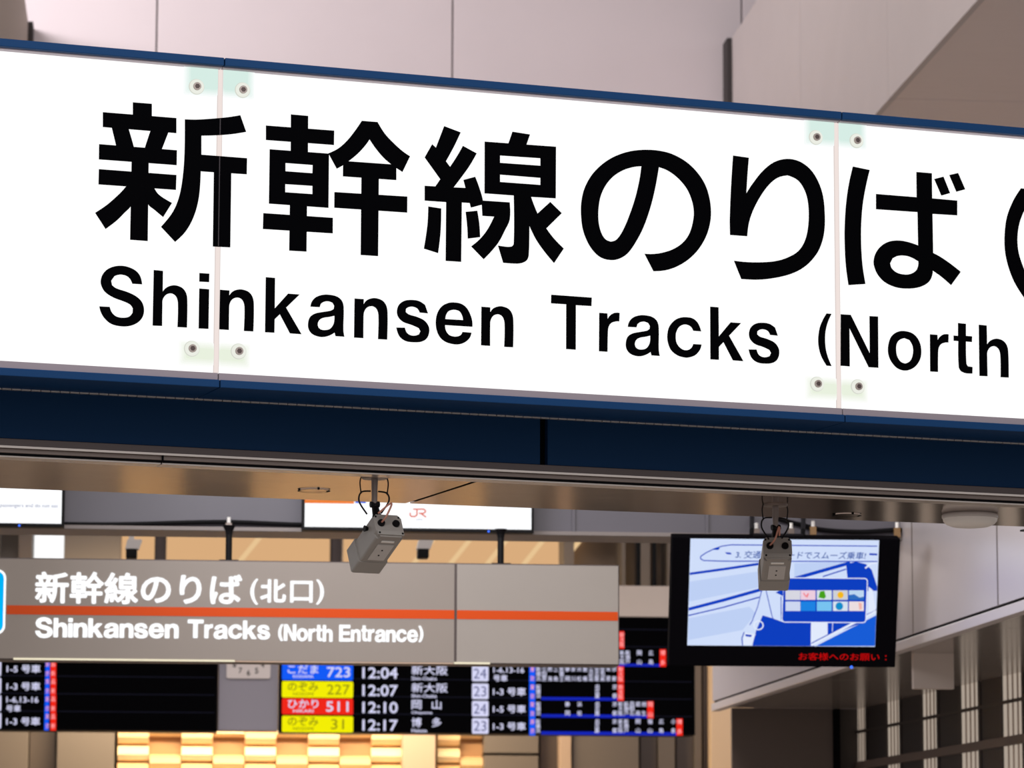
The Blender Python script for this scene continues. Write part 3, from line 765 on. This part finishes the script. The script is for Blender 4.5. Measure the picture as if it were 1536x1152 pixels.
for pts in ([(925,198),(925,211),(934,219),(954,219),(966,209),(966,176)], [(945,175),(1004,175),(1016,182),(1016,192),(1004,200),(980,200)], [(988,200),(1018,221)]):
    for (xa, ya), (xb, yb1) in zip(pts, pts[1:]):
        L = math.hypot(xb - xa, yb1 - ya); ex, ey = (xb - xa) / L * 3.2, (yb1 - ya) / L * 3.2
        xa -= ex; ya -= ey; xb += ex; yb1 += ey; nx_, ny_ = -ey * 1.3, ex * 1.3
        mb.prism([[GD.xz(384 + x / 4, 720 + y / 4, -.142) for x, y in ((xa + nx_, ya + ny_), (xb + nx_, yb1 + ny_), (xb - nx_, yb1 - ny_), (xa - nx_, ya - ny_))]], -.142)
build('logo', mb, M_JR, s2)
mb = MB(); text(mb, GD, 'JR東海', 624, 634, 778, 781, -.142, 0); build('caption', mb, M_SCRTXT, s2)
for u0, u1, m in ((457, 531, M_SCRO), (533, 549, M_SCRB)):
    q = GD.px(u0, 754.5, -.141); r_ = GD.px(u1, 750, -.141)
    build('header_stripe', MB().box(q.x, r_.x, -.1415, -.140, q.z, r_.z), m, s2)

# grey hanging sign
HS = Fr(400, 900, 19.0, BY)
hx0, hx1 = HS.px(-420, 900).x, HS.px(929, 900).x
hz1, hz0 = HS.px(400, 841).z, HS.px(400, 993).z
hs = root('hanging_sign', HS, (0, .1, hz0), 'grey hanging sign with an orange stripe and white Japanese and English lettering', 'sign')
hj = HS.px(683.5, 900).x
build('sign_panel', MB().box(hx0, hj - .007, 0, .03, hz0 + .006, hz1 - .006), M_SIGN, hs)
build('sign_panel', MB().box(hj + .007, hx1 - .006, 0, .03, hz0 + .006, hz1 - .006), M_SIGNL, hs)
build('casing', MB().box(hx0, hx1, .005, .20, hz0, hz1), M_TRIMD, hs, bevel=.003)
so0, so1 = HS.px(300, 924.5).z, HS.px(300, 911).z
for a, b in ((HS.px(10, 910).x, hj - .007), (hj + .007, hx1 - .008)):
    build('orange_stripe', MB().box(a, b, -.002, 0, so0, so1), M_ORANGE, hs)
for a, b in ((20, 352), (352, 680), (681, 735)):  # bright line along the bottom painted as glowing trim, middle length plain beige
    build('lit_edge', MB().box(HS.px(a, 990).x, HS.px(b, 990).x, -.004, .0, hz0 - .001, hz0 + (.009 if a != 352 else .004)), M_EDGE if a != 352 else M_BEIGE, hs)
mb = MB()
text(mb, HS, '新幹線のりば', 52, 363, 856.5, 905, -.003, .03)
build('lettering', mb, M_TEXTW, hs)
mb = MB()
text(mb, HS, '(', 375, 387, 868, 907, -.003, .02); text(mb, HS, '北', 390, 429, 868.5, 904, -.003, .035)
text(mb, HS, '口', 435, 469, 871, 904, -.003, .03); text(mb, HS, ')', 474, 486, 869, 907, -.003, .02)
build('lettering', mb, M_TEXTW, hs)
mb = MB()
text(mb, HS, 'Shinkansen', 52.5, 268, 925.5, 957, -.003, .03, traced=.016); text(mb, HS, 'Tracks', 281, 405, 929, 958.5, -.003, .03, traced=.016)
build('lettering', mb, M_TEXTW, hs)
mb = MB()
text(mb, HS, '(North', 417, 499, 936, 962, -.003, .03, traced=.016); text(mb, HS, 'Entrance)', 508.5, 635, 937, 963, -.003, .03, traced=.016)
build('lettering', mb, M_TEXTW, hs)
a = HS.px(-90, 951, -.004); b = HS.px(9.5, 854, -.004)
ic = build('icon_border', MB().prism([rbox(a.x, b.x, a.z, b.z, .045, 6)], -.004, 0), M_TEXTW, hs)
build('icon', MB().prism([rbox(a.x + .011, b.x - .011, a.z + .011, b.z - .011, .036, 6)], -.006, -.004), M_BLUEI, ic)
for u in (343, 751, -150):
    p = HS.px(u, 838, .1)
    zt = GD.M.translation.z + zg - .022 - HS.M.translation.z
    build('hanger_arm', MB().tube([(p.x, .1, hz1), (p.x, .1, zt - .05), (p.x, .1, zt - .03), (p.x, .1, zt - .002)], [.017, .017, .021, .034], 12), M_BLACK, hs)
    build('hanger_foot', MB().box(p.x - .05, p.x + .05, .05, .15, hz1, hz1 + .008), M_BLACK, hs)
# the girder flange reaches over the hangers

# small ceiling cameras seen between girder and sign
def small_cam(u, lab):
    fr = Fr(u, 820, 24.0, BY)
    p = fr.px(u, 822)
    o = root('ceiling_camera', fr, p, lab, 'camera', 'small white cameras behind the girder')
    s = 24.0 / F
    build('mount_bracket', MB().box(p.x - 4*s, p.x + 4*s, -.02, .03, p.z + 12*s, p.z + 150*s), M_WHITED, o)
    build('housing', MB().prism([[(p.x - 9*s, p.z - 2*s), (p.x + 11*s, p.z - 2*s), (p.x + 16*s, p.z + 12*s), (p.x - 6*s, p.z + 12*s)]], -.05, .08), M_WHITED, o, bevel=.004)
    build('dome', MB().box(p.x - 8*s, p.x + 9*s, -.045, .07, p.z - 16*s, p.z - 2*s), M_BLACK, o, bevel=.01)
small_cam(197, 'small white and black camera above the left part of the grey hanging sign')
small_cam(634, 'small white and black camera between the tilted camera and the right hanger arm')

# ------------------------------------------------------------------ blue poster screen (tilted monitor)
TV = Fr(1172, 888, 19.0, 3.5, 18)
a = TV.px(1031, 968); b = TV.px(1312.5, 969); t = TV.px(1033.5, 808)
tv = root('monitor', TV, ((a.x + b.x) / 2, .06, a.z), 'black-framed tilted monitor showing a blue and white train illustration with red caption below', 'screen')
c0 = TV.px(1003, 999, .004); c1 = TV.px(1343, 1001, .004); ct = TV.px(1005, 805.5, .004)
sx0, sx1, sz0, sz1 = a.x, b.x, a.z, t.z
build('casing', MB().box(c0.x, c1.x,   .004, .10, c0.z, ct.z), M_CASE, tv, bevel=.006)
for u in (1128, 1205):
    q = TV.px(u, 806, .09)
    build('mount_arm', MB().tube([(q.x, .09, ct.z - .2), (q.x, .11, ct.z + .02), TV.I @ (GD.M @ GD.px(u, 775, -.0005))], .012, 8), M_BLACK, tv)
q0 = TV.px(1130, 800, .05); q1 = TV.px(1205, 800, .05)
build('mount_bar', MB().box(q0.x, q1.x, .03, .07, ct.z, ct.z + .010), M_BLACK, tv)
build('display', MB().box(sx0, sx1, 0, .005, sz0, sz1), em('poster_pale_blue', (208, 222, 250), 1.0), tv)
T_BLUE = em('poster_blue', (14, 62, 190), 1.0); T_BLUE2 = em('poster_mid_blue', (24, 92, 214), 1.0); T_LT = em('poster_light_blue', (190, 208, 244), 1.0)
T_WH = em('poster_white', (226, 234, 252), 1.0)
def cp(x, y): return (984 + x / 4, 720 + y / 4)
def clampx(p): return (min(max(p[0], sx0 + .001), sx1 - .001), min(max(p[1], sz0 + .001), sz1 - .001))
def shape(mb, pts, y): mb.prism([[clampx(TV.xz(*cp(*q), y)) for q in pts]], y); return mb
def line(mb, pts, wd, y):
    wd *= 1.25
    for (x0, y0), (x1, y1) in zip(pts, pts[1:]):
        L = math.hypot(x1 - x0, y1 - y0); nx_, ny_ = -(y1 - y0) / L * wd / 2, (x1 - x0) / L * wd / 2
        shape(mb, [(x0 + nx_, y0 + ny_), (x1 + nx_, y1 + ny_), (x1 - nx_, y1 - ny_), (x0 - nx_, y0 - ny_)], y)
    return mb
mb = MB(); shape(mb, [(200,610),(640,545),(640,640),(195,730)], -.001); shape(mb, [(830,500),(1150,490),(870,575),(830,585)], -.001); shape(mb, [(195,830),(560,760),(600,800),(520,900),(195,960)], -.001)
build('picture_band', mb, T_LT, tv)
mb = MB()
line(mb, [(1328,397),(450,389),(400,396),(350,412),(300,437),(268,458),(267,472),(285,483),(400,487),(1328,489)], 5, -.002)
shape(mb, [(338,418),(372,403),(384,410),(372,420)], -.002); shape(mb, [(413,433),(450,436),(452,447),(425,445)], -.002)
line(mb, [(1280,445),(1328,447)], 9, -.002)
line(mb, [(198,563),(420,533),(640,500)], 12, -.002); line(mb, [(193,775),(400,722),(650,652)], 15, -.002); line(mb, [(193,813),(400,765),(620,703)], 6, -.002)
line(mb, [(830,592),(1165,497)], 16, -.002); line(mb, [(1000,580),(1140,535)], 6, -.002)
shape(mb, [(1140,505),(1200,490),(1260,505),(1295,540),(1328,640),(1328,665),(1270,665),(1150,600)], -.002)
shape(mb, [(578,997),(600,905),(640,812),(700,830),(760,852),(930,852),(928,978),(950,997)], -.002)
shape(mb, [(1030,852),(1250,852),(1030,935)], -.002)
shape(mb, [(930,978),(1325,775),(1325,790),(960,984)], -.0021)
line(mb, [(640,640),(625,700),(610,760),(575,850),(562,870)], 4, -.002); line(mb, [(655,640),(690,790),(700,830),(730,852)], 4, -.002); line(mb, [(750,700),(752,840)], 4, -.002)
line(mb, [(520,997),(515,950),(530,912)], 5, -.002)
build('picture_drawing', mb, T_BLUE, tv)
mb = MB(); shape(mb, [(960,996),(1325,812),(1325,996)], -.0022); build('picture_corner', mb, T_BLUE2, tv)
mb = MB()
pop = [TV.xz(*cp(x, y), -.003) for x, y in ((752, 855), (1272, 588))]
mb.prism([rbox(pop[0][0], pop[1][0], pop[0][1], pop[1][1], .018, 4)], -.003)
shape(mb, [(1275,640),(1300,660),(1318,780),(1275,800)], -.0025)
line(mb, [(930,995),(1328,788)], 15, -.0026)
shape(mb, [(930,852),(1028,852),(1028,925),(930,975)], -.0026)
line(mb, [(1060,855),(1058,910)], 3, -.0026)
for k in range(16):
    a0, a1 = 2 * math.pi * k / 16, 2 * math.pi * (k + 1) / 16
    line(mb, [(615 + 28 * math.cos(a0), 872 + 26 * math.sin(a0)), (615 + 28 * math.cos(a1), 872 + 26 * math.sin(a1))], 6, -.0026)
shape(mb, [(530,915),(598,925),(570,990),(522,990)], -.0024)
line(mb, [(1255,530),(1290,500),(1325,497)], 8, -.0026)
build('picture_highlight', mb, T_WH, tv)
mb = MB(); mb.prism([rbox(pop[0][0] + .005, pop[1][0] - .005, pop[0][1] + .005, pop[1][1] - .005, .014, 4)], -.0035)
shape(mb, [(718,675),(762,652),(762,697)], -.0036); shape(mb, [(535,925),(575,930),(570,942),(538,938)], -.0036)
build('picture_popup', mb, T_BLUE, tv)
cc = [[(215,215,225),(235,205,222),(214,224,230),(206,208,214),(190,215,240)], [(205,215,240),(30,130,225),(120,195,240),(214,226,238),(236,222,224)]]
for j in range(2):
    for i in range(5):
        x0 = (777, 868, 965, 1062, 1158)[i]; y0 = (662, 729)[j]
        mb = MB(); shape(mb, [(x0, y0), (x0 + 89, y0), (x0 + 89, y0 + 57), (x0, y0 + 57)], -.004)
        c = build('picture_card', mb, em('card_%d%d' % (j, i), cc[j][i], 1.0), tv)
        mb = None
        if (i, j) == (2, 0): mb = MB(); shape(mb, [(985,668),(1010,665),(1020,700),(1010,712),(975,705)], -.0045); m = em('card_green', (70, 160, 30), 1)
        if (i, j) == (3, 0): mb = MB(); shape(mb, [(1107 + 19 * math.cos(k), 690 + 20 * math.sin(k)) for k in (q * math.pi / 6 for q in range(12))], -.0045); m = em('card_sun', (245, 185, 30), 1)
        if (i, j) == (4, 0): mb = MB(); shape(mb, [(1158,690),(1190,685),(1220,705),(1247,700),(1247,719),(1158,719)], -.0045); m = em('card_sea', (50, 110, 190), 1)
        if (i, j) == (3, 1): mb = MB(); shape(mb, [(1100 + 23 * math.cos(k), 757 + 24 * math.sin(k)) for k in (q * math.pi / 6 for q in range(12))], -.0045); m = em('card_disc', (20, 140, 200), 1)
        if (i, j) == (1, 0): mb = MB(); line(mb, [(885,678),(900,700),(915,680),(905,705)], 6, -.0045); m = em('card_pink', (240, 130, 140), 1)
        if (i, j) == (4, 1): mb = MB(); shape(mb, [(1215,735),(1235,740),(1235,775),(1220,778)], -.0045); m = em('card_peach', (240, 180, 170), 1)
        if mb: build('card_mark', mb, m, c)
T_TXT = em('poster_text_blue', (60, 92, 170), 1.0)
mb = MB()
text(mb, TV, '3. 交通系ICカードでスムーズ乗車!', *[cp(475, 0)[0], cp(1255, 0)[0]], cp(0, 424)[1], cp(0, 470)[1], -.003, .012, slant=.15)
build('caption', mb, T_TXT, tv)
mb = MB(); text(mb, TV, 'お客様へのお願い', cp(855, 0)[0], cp(1340, 0)[0], cp(0, 1036)[1], cp(0, 1081)[1], .002, .006)
for vv in (984, 989.5):
    q = TV.px(1329, vv, .002); mb.box(q.x - .004, q.x + .002, .002, .0025, q.z - .003, q.z + .003)
build('led_caption', mb, em('red_led_text', (196, 12, 14), 1.0), tv)
l = TV.px(1277, 1001.5, .004); build('indicator_led', MB().tube([(l.x, -.002, c1.z + .000), (l.x, .01, c1.z + .000)], .008, 8), M_LEDB, tv)

# ------------------------------------------------------------------ departure boards
DB = Fr(700, 1050, 31.0, BY)
def z31(v, u=700, y=0): return DB.px(u, v, y).z
dz0 = z31(1100.5); dz1 = z31(923.5)
rp_ = 26.35
def board(u0, u1, lab, rods):
    x0 = DB.px(u0, 1050).x; x1 = DB.px(u1, 1050).x
    o = root('departure_board', DB, ((x0 + x1) / 2, .15, dz0), lab, 'board', 'black departure boards')
    build('led_face', MB().box(x0 + .01, x1 - .01, 0, .01, dz0 + .01, dz1), M_LEDK, o)
    build('casing', MB().box(x0, x1, .006, .30, dz0, dz1 + .003), M_BLACK, o, bevel=.01)
    build('housing', MB().box(x0, x1, .0, .28, dz1 + .004, z31(875.5)), M_BEIGEB, o, bevel=.01)
    for u in rods:
        xx = DB.px(u, 850).x
        build('hanger_rod', MB().tube([(xx, .14, z31(876)), (xx, .14, 5.2 + DBF)], .018 if u > 900 or u < 0 else .048, 8), M_BLACK if u > 900 else M_TRIMD, o)
    ln = MB()
    for k in range(1, 7):
        z = dz0 + .012 + k * rp_ * 31 / 5559
        ln.box(x0 + .03, x1 - .03, -.001, 0, z - .003, z + .003)
    build('row_line', ln, M_LEDLINE, o)
    return o
DBF = -DB.M.translation.z
hb_ = struct('trim_3', DB, (0, .15, 5.15 + DBF), 'hidden support beam for the departure boards')
build('support_beam', MB().box(-9, DB.px(1440, 900).x, 0, .3, 5.15 + DBF, 5.5 + DBF), M_GIRD, hb_)
b1 = board(-330, 327, 'departure board at the left with mostly empty black rows', (-200, 240))
b2 = board(419, 1043, 'departure board with coloured train names, times and stop lists', (505, 961, 984.5))
def c6(x, y): return (x / 4, 960 + y / 4)
def c7(x, y): return (384 + x / 4, 960 + y / 4)
def c8(x, y): return (700 + x / 4, 960 + y / 4)
def T(mb, cf, s, x0, x1, y0, y1, off=.02, y=-.003):
    (u0, v0), (u1, v1) = cf(x0, y0), cf(x1, y1); text(mb, DB, s, u0, u1, v0, v1, y, off)
def B(mb, cf, x0, x1, y0, y1, y=-.002, r=0):
    (u0, v0), (u1, v1) = cf(x0, y0), cf(x1, y1); p, q = DB.px(u0, v1, y), DB.px(u1, v0, y)
    mb.prism([rbox(p.x, q.x, p.z, q.z, r, 3) if r else [(p.x, p.z), (q.x, p.z), (q.x, q.z), (p.x, q.z)]], y)
# left board
mw, mbl, mr, mpk = MB(), MB(), MB(), MB()
for k, (s, hh) in enumerate((('1-5 号車', 0), ('1-3 号車', 0), (None, 0), ('1-3 号車', 0))):
    y0 = 125 + k * 105
    if s: T(mw, c6, s, 40 - k, 243 - k, y0 + 22, y0 + 72)
    else: T(mw, c6, '1-6,13-16', 38, 230, y0 + 5, y0 + 45); T(mw, c6, '号車', 36, 124, y0 + 55, y0 + 96)
    B(mw, c6, -60, 8, y0 - 2, y0 + 90, r=.01)
    for yy in (4, 60):
        T(mpk, c6, '品新'[yy > 4], 306, 330, y0 + yy, y0 + yy + 30, .01, -.0035); T(mpk, c6, '東京'[yy > 4], 272, 296, y0 + yy, y0 + yy + 30, .0, -.0035)
    B(mr, c6, 302, 338, y0, y0 + 104)
B(mbl, c6, 265, 300, 122, 543)
build('car_numbers', mw, M_LEDW, b1); build('blue_column', mbl, M_LEDBL, b1); build('red_column', mr, M_LEDR, b1); build('column_names', mpk, M_LEDRP, b1)
# right board
names = (('こだま', 'KODAMA', '723', '12:04', '新大阪', 'Shin-Osaka', '24', M_LEDBL, M_LEDW), ('のぞみ', 'NOZOMI', '227', '12:07', '新大阪', 'Shin-Osaka', '23', M_LEDY, M_LEDYD),
         ('ひかり', 'HIKARI', '511', '12:10', '岡山', 'Okayama', '24', M_LEDR, M_LEDW), ('のぞみ', 'NOZOMI', '31', '12:17', '博多', 'Hakata', '23', M_LEDY, M_LEDYD))
st = ['新横浜','小田原','熱海','三島','新富士','静岡','掛川','浜松','豊橋','三河安城','名古屋','岐阜羽島','米原','京都']
mw, mb2, mred, mpk, mdig, mline = MB(), MB(), MB(), MB(), MB(), MB()
def col(mb, cf, name, x, y0, hgt=90):
    n_ = len(name)
    cell = 30 if n_ <= 3 else 22
    for i, ch in enumerate(name):
        yy = y0 + 4 + (hgt - 8 - cell) * (i / max(1, n_ - 1))
        T(mb, cf, ch, x - 14, x + 14, yy, yy + cell, .012)
for k, (jn, en, num, tm, ds, de, trk, cb, ct_) in enumerate(names):
    y0 = 145 + k * 104 if k else 145
    y0 = (145, 250, 352, 458)[k]
    m = MB(); B(m, c7, 155, 583, y0, y0 + 94, r=.012); tag_ = build('train_tag', m, cb, b2)
    m = MB(); T(m, c7, jn, 190, 374, y0 + 4, y0 + 56, .02, -.004); T(m, c7, en, 222, 345, y0 + 64, y0 + 82, .03, -.004)
    T(m, c7, num, (425, 425, 420, 450)[k], (565, 562, 555, 528)[k], y0 + 16, y0 + 78, .02 if ct_ is M_LEDW else .008, -.004)
    build('tag_text', m, ct_, tag_)
    T(mw, c7, tm, 638, 850, y0 + 18, y0 + 86, .025)
    if len(ds) == 3: T(mw, c7, ds, 933, 1150, y0 + 8, y0 + 64, .014)
    else: T(mw, c7, ds[0], 933, 993, y0 + 8, y0 + 64, .014); T(mw, c7, ds[1], 1055, 1112, y0 + 8, y0 + 64, .014)
    T(mw, c7, de, 933, 1085 if k < 2 else 1058 - (k == 3) * 32, y0 + 74, y0 + 96, .02)
    y8 = (155, 262, 366, 470)[k]
    B(mw, c8, 32, 131, y8, y8 + 92, r=.012)
    T(mdig, c8, trk, 42, 118, y8 + 16, y8 + 76, .0, -.004)
    if k == 0: T(mw, c8, '1-6,13-16', 160, 345, y8 + 8, y8 + 46); T(mw, c8, '号車', 160, 245, y8 + 54, y8 + 94)
    else: T(mw, c8, '1-3 号車' if k != 2 else '1-5 号車', 158, 355, y8 + 22, y8 + 72)
    B(mb2, c8, 375, 412, y8, y8 + 104)
    T(mpk, c8, '東', 382, 406, y8 + 6, y8 + 36, .01); T(mpk, c8, '京', 382, 406, y8 + 60, y8 + 90, .01)
    if k == 0:
        for i, s_ in enumerate(st): col(mw, c8, s_, 430 + 35 * i, y8, 96)
        xr_ = 905; last = '新大阪'
    elif k == 1:
        for s_, x_ in (('新横浜', 430), ('名古屋', 783), ('京都', 888)): col(mw, c8, s_, x_, y8, 92)
        xr_ = 905; last = '新大阪'; B(mline, c8, 447, 905, y8 + 84, y8 + 98)
    elif k == 2:
        for s_, x_ in (('新横浜', 430), ('静岡', 605), ('浜松', 677), ('名古屋', 783), ('京都', 888), ('新大阪', 923), ('新神戸', 957), ('西明石', 992), ('姫路', 1028), ('相生', 1063)): col(mw, c8, s_, x_, y8, 92)
        xr_ = 1083; last = '岡山'; B(mline, c8, 447, 1083, y8 + 84, y8 + 98)
    else:
        for s_, x_ in (('新横浜', 428), ('名古屋', 782), ('京都', 888), ('新大阪', 923), ('新神戸', 957), ('岡山', 1028), ('福山', 1100), ('広島', 1168), ('小倉', 1240)): col(mw, c8, s_, x_, y8, 92)
        xr_ = 1258; last = '博多'; B(mline, c8, 447, 1258, y8 + 84, y8 + 98)
    mred = MB(); B(mred, c8, xr_, xr_ + 38, y8 + 2, y8 + 104); build('terminus_block', mred, M_LEDR, b2)
    col(mpk, c8, last, xr_ + 19, y8 + 2, 96)
# rows that stick out to the right above the grey sign
def c3(x, y): return (700 + x / 4, 720 + y / 4)
mred = MB(); B(mred, c3, 905, 945, 908, 1012); build('terminus_block', mred, M_LEDR, b2); col(mpk, c3, '新大阪', 932, 910, 96)
for s_, x_ in (('新大阪', 932), ('新神戸', 966), ('岡山', 1036), ('広島', 1106)): col(mw, c3, s_, x_, 1018, 92)
mred = MB(); B(mred, c3, 1158, 1196, 1016, 1120); build('terminus_block', mred, M_LEDR, b2); col(mpk, c3, '博多', 1177, 1018, 96)
B(mline, c3, 900, 1158, 1104, 1118)
build('board_text', mw, M_LEDW, b2); build('blue_column', mb2, M_LEDBL, b2);
build('terminus_names', mpk, M_LEDRP, b2); build('track_numbers', mdig, M_LEDNAVY, b2); build('route_line', mline, M_LEDBD, b2)

# grey pillar between the boards, with its clock
x0 = DB.px(328.5, 1000, .05).x; x1 = DB.px(417.5, 1000, .05).x
pl = struct('trim_4', DB, ((x0 + x1) / 2, .2, z31(1098)), 'grey pillar casing between the two departure boards')
build('pillar_casing', MB().box(x0, x1, .05, .30, z31(1098), z31(872)), M_GREYP, pl, bevel=.004)
p = DB.px(373, 985, .03)
ck = root('wall_clock', DB, (p.x, .03, p.z), 'pale square clock on the grey pillar, mostly hidden behind the grey hanging sign', 'clock')
hw = 33 * 31 / 5559
build('clock_face', MB().prism([rbox(p.x - hw, p.x + hw, p.z - hw, p.z + hw, .02)], .02, .05), M_CLOCK, ck)
mb = MB()
for k in range(12):
    a_ = R(90 - 30 * (k + 1)); s_ = str(k + 1)
    gx, gz = p.x + hw * .74 * math.cos(a_), p.z + hw * .74 * math.sin(a_)
    vs, fs = glyphs(s_, .01)
    put(mb, vs, fs, gx - .014 * len(s_), gx + .014 * len(s_), gz - .024, gz + .024, .018)
build('numerals', mb, M_BLACK, ck)
build('clock_hand', MB().prism([[(p.x - .006, p.z), (p.x + .006, p.z), (p.x + .03, p.z + hw * .6), (p.x + .02, p.z + hw * .6)]], .016, .018), M_BLACK, ck)
build('clock_hand', MB().prism([[(p.x - .008, p.z), (p.x + .008, p.z), (p.x + .002, p.z + hw * .42), (p.x - .006, p.z + hw * .42)]], .014, .016), M_BLACK, ck)

# ------------------------------------------------------------------ right side: fascia, low soffit, curtain wall
RF = Fr(1369, 958, 19.5, 6.9)               # corner point on the fascia's lower edge
fx = 0.0; zs3 = 0.0                          # frame origin lies on that edge
rf = struct('wall_right', RF, (0.0, 0, zs3), 'white aluminium fascia running in depth on the right')
tz = RF.px(1369, 760).z + .8
for y0, y1 in ((-4.5, -2.41), (-2.4, -.01), (0, 3.0), (3.01, 6.1)):
    build('fascia_panel', MB().box(fx, fx + .04, y0, y1, zs3 + .025, tz), M_ALU, rf)
build('joint', MB().box(fx + .012, fx + .05, -4.5, 6.1, zs3 + .008, zs3 + .025), M_BLACKM, rf)
build('edge_band', MB().box(fx - .01, fx + .05, -4.5, 6.1, zs3 - .045, zs3 + .008), M_ALUB, rf, bevel=.003)
def side_y(u, v=900):
    d = RF.I.to_3x3() @ ray(u, v); c = RF.c
    return (c + d * ((fx - c.x) / d.x)).y
for u in (1369, 1497):
    yy = side_y(u)
    build('joint', MB().box(fx - .0008, fx + .002, yy - .012, yy + .012, zs3 + .025, tz), M_TRIM, rf)
# low soffit in panels
CWL = Fr(1467, 1015, 22.7, 8.9)              # curtain wall, origin where it meets the soffit
ce = struct('ceiling_right', RF, (.5, 0, zs3), 'low dark soffit between fascia and louvered wall')
zz = zs3 - .02
for y0, y1 in ((-4.5, -1.0), (-.99, 1.0), (1.01, 3.1), (3.11, 6.05)):
    build('soffit_panel', MB().box(fx + .05, fx + 2.2, y0, y1, zz, zz + .03), M_LOWS, ce)
build('beam_cap', MB().box(fx + .06, fx + 2.2, -4.5, 6.1, zz + .04, tz), M_DKGAP, ce)
# curtain wall: along depth; local x of CWL is right, y away
cwz = CWL.M.translation.z
RFz = RF.M.translation.z
dzt = (RFz + zz) - cwz
cwr = struct('wall_right_louvers', CWL, (0, 0, -cwz), 'louvered curtain wall receding at lower right')
def wall_y(u):    # depth along the wall plane x=0 for a photo column
    d = CWL.I.to_3x3() @ ray(u, 1060); c = CWL.c
    return (c + d * ((0 - c.x) / d.x)).y
def wall_z(u, v):
    d = CWL.I.to_3x3() @ ray(u, v); c = CWL.c
    return (c + d * ((0 - c.x) / d.x)).z
cols = [(1504, 1534), (1441.6, 1468.4), (1384, 1406), (1331, 1350), (1284, 1299)]
ys = [(wall_y(a), wall_y(b)) for a, b in cols]     # far edge, near edge
pitch = ys[1][0] - ys[0][0]
ys = [(ys[0][0] - pitch, ys[0][1] - pitch)] + ys
ys = [(ys[0][0] - pitch, ys[0][1] - pitch)] + ys
zr1, zr0 = wall_z(1536, 1101), wall_z(1536, 1115)
zd = wall_z(1530, 1049)
zbot = -cwz
ybk = wall_y(1256)
for i, (f_, n_) in enumerate(ys):
    for z0, z1 in ((zbot + .9, zr0), (zr1, zd - .008), (zd + .008, dzt)):
        build('louver_glass', MB().box(.004, .05, n_, f_, z0, z1), M_LOUVL, cwr)
        w_ = (f_ - n_) / 4
        for k in range(3):
            yy = n_ + w_ * (k + 1)
            build('louver_slat', MB().box(.001, .03, yy - .014, yy + .014, z0, z1), M_SLAT, cwr)
    nxt = ys[i + 1][1] if i + 1 < len(ys) else ybk
    for z0, z1 in ((zbot, zr0), (zr1, dzt)):
        build('infill_panel', MB().box(.0, .05, f_ + .05, nxt - .05, z0, z1), M_MULLP, cwr)
    for q in (f_, nxt - .05):
        build('mullion', MB().box(-.008, .06, q, q + .05, zbot, dzt), M_MULL, cwr)
y00 = ys[0][1] - .05
build('rail', MB().box(-.02, .06, y00, ybk, zr0, zr1), M_RAIL, cwr)
build('rail', MB().box(-.010, .06, y00, ybk, zd - .010, zd + .010), M_MULL, cwr)
build('wall_core', MB().box(.06, .2, y00, ybk + .2, zbot, dzt), M_MULL, cwr)
# closing dark panel facing the viewer at the end of the low soffit
ep = struct('wall_end', BW, (BW.px(1170, 1100).x, -10, FLZ), 'dark brown end panel under the low soffit')
EP = Fr(1170, 1060, 25.6, BY)
o0 = EP.px(1098, 1100).x; o1 = EP.px(1251, 1100).x
epz = -EP.M.translation.z
ep.matrix_world = EP.M @ Matrix.Translation((o0, 0, epz)); ep['_b'] = [o0, 0, epz]
ztp = (RFz + zz) - EP.M.translation.z
build('panel', MB().box(o0, o1 - .01, 0, .05, epz, ztp), M_BROWND, ep)
build('corner_post', MB().box(o1 - .008, o1 + .04, -.02, .08, epz, ztp), M_BLACKM, ep)
build('panel', MB().box(o1 + .04, o1 + 1.6, .04, .1, epz, ztp), M_MULL, ep)

# small pale square plate hanging below the soffit
PL = Fr(1400, 1000, 20.3, BY)
a = PL.px(1370.5, 1033); b = PL.px(1430.5, 970)
zsl = (RFz + zz) - PL.M.translation.z
pt = root('hanging_plate', PL, ((a.x + b.x) / 2, .03, a.z), 'small pale square plate hanging from the low soffit at right', 'plate')
build('plate', MB().box(a.x, b.x, 0, .05, a.z, b.z), M_BEIGEB, pt, bevel=.003)
build('bracket', MB().box(a.x + .02, b.x - .02, .015, .035, b.z, zsl), M_TRIMD, pt)
# corner fitting at the upper right edge under the beam
p = SG.pz(1533, 797, zs2)
cf_ = root('corner_fitting', SG, (p.x, p.y - .085, zs2), 'small pale fitting under the beam at the right edge', 'fitting')
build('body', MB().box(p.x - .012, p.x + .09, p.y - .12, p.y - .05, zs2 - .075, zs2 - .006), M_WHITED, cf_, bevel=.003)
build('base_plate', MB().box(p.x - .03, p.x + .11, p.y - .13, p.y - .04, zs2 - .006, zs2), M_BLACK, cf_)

for o in sc.objects:
    if '_b' in o: del o['_b']
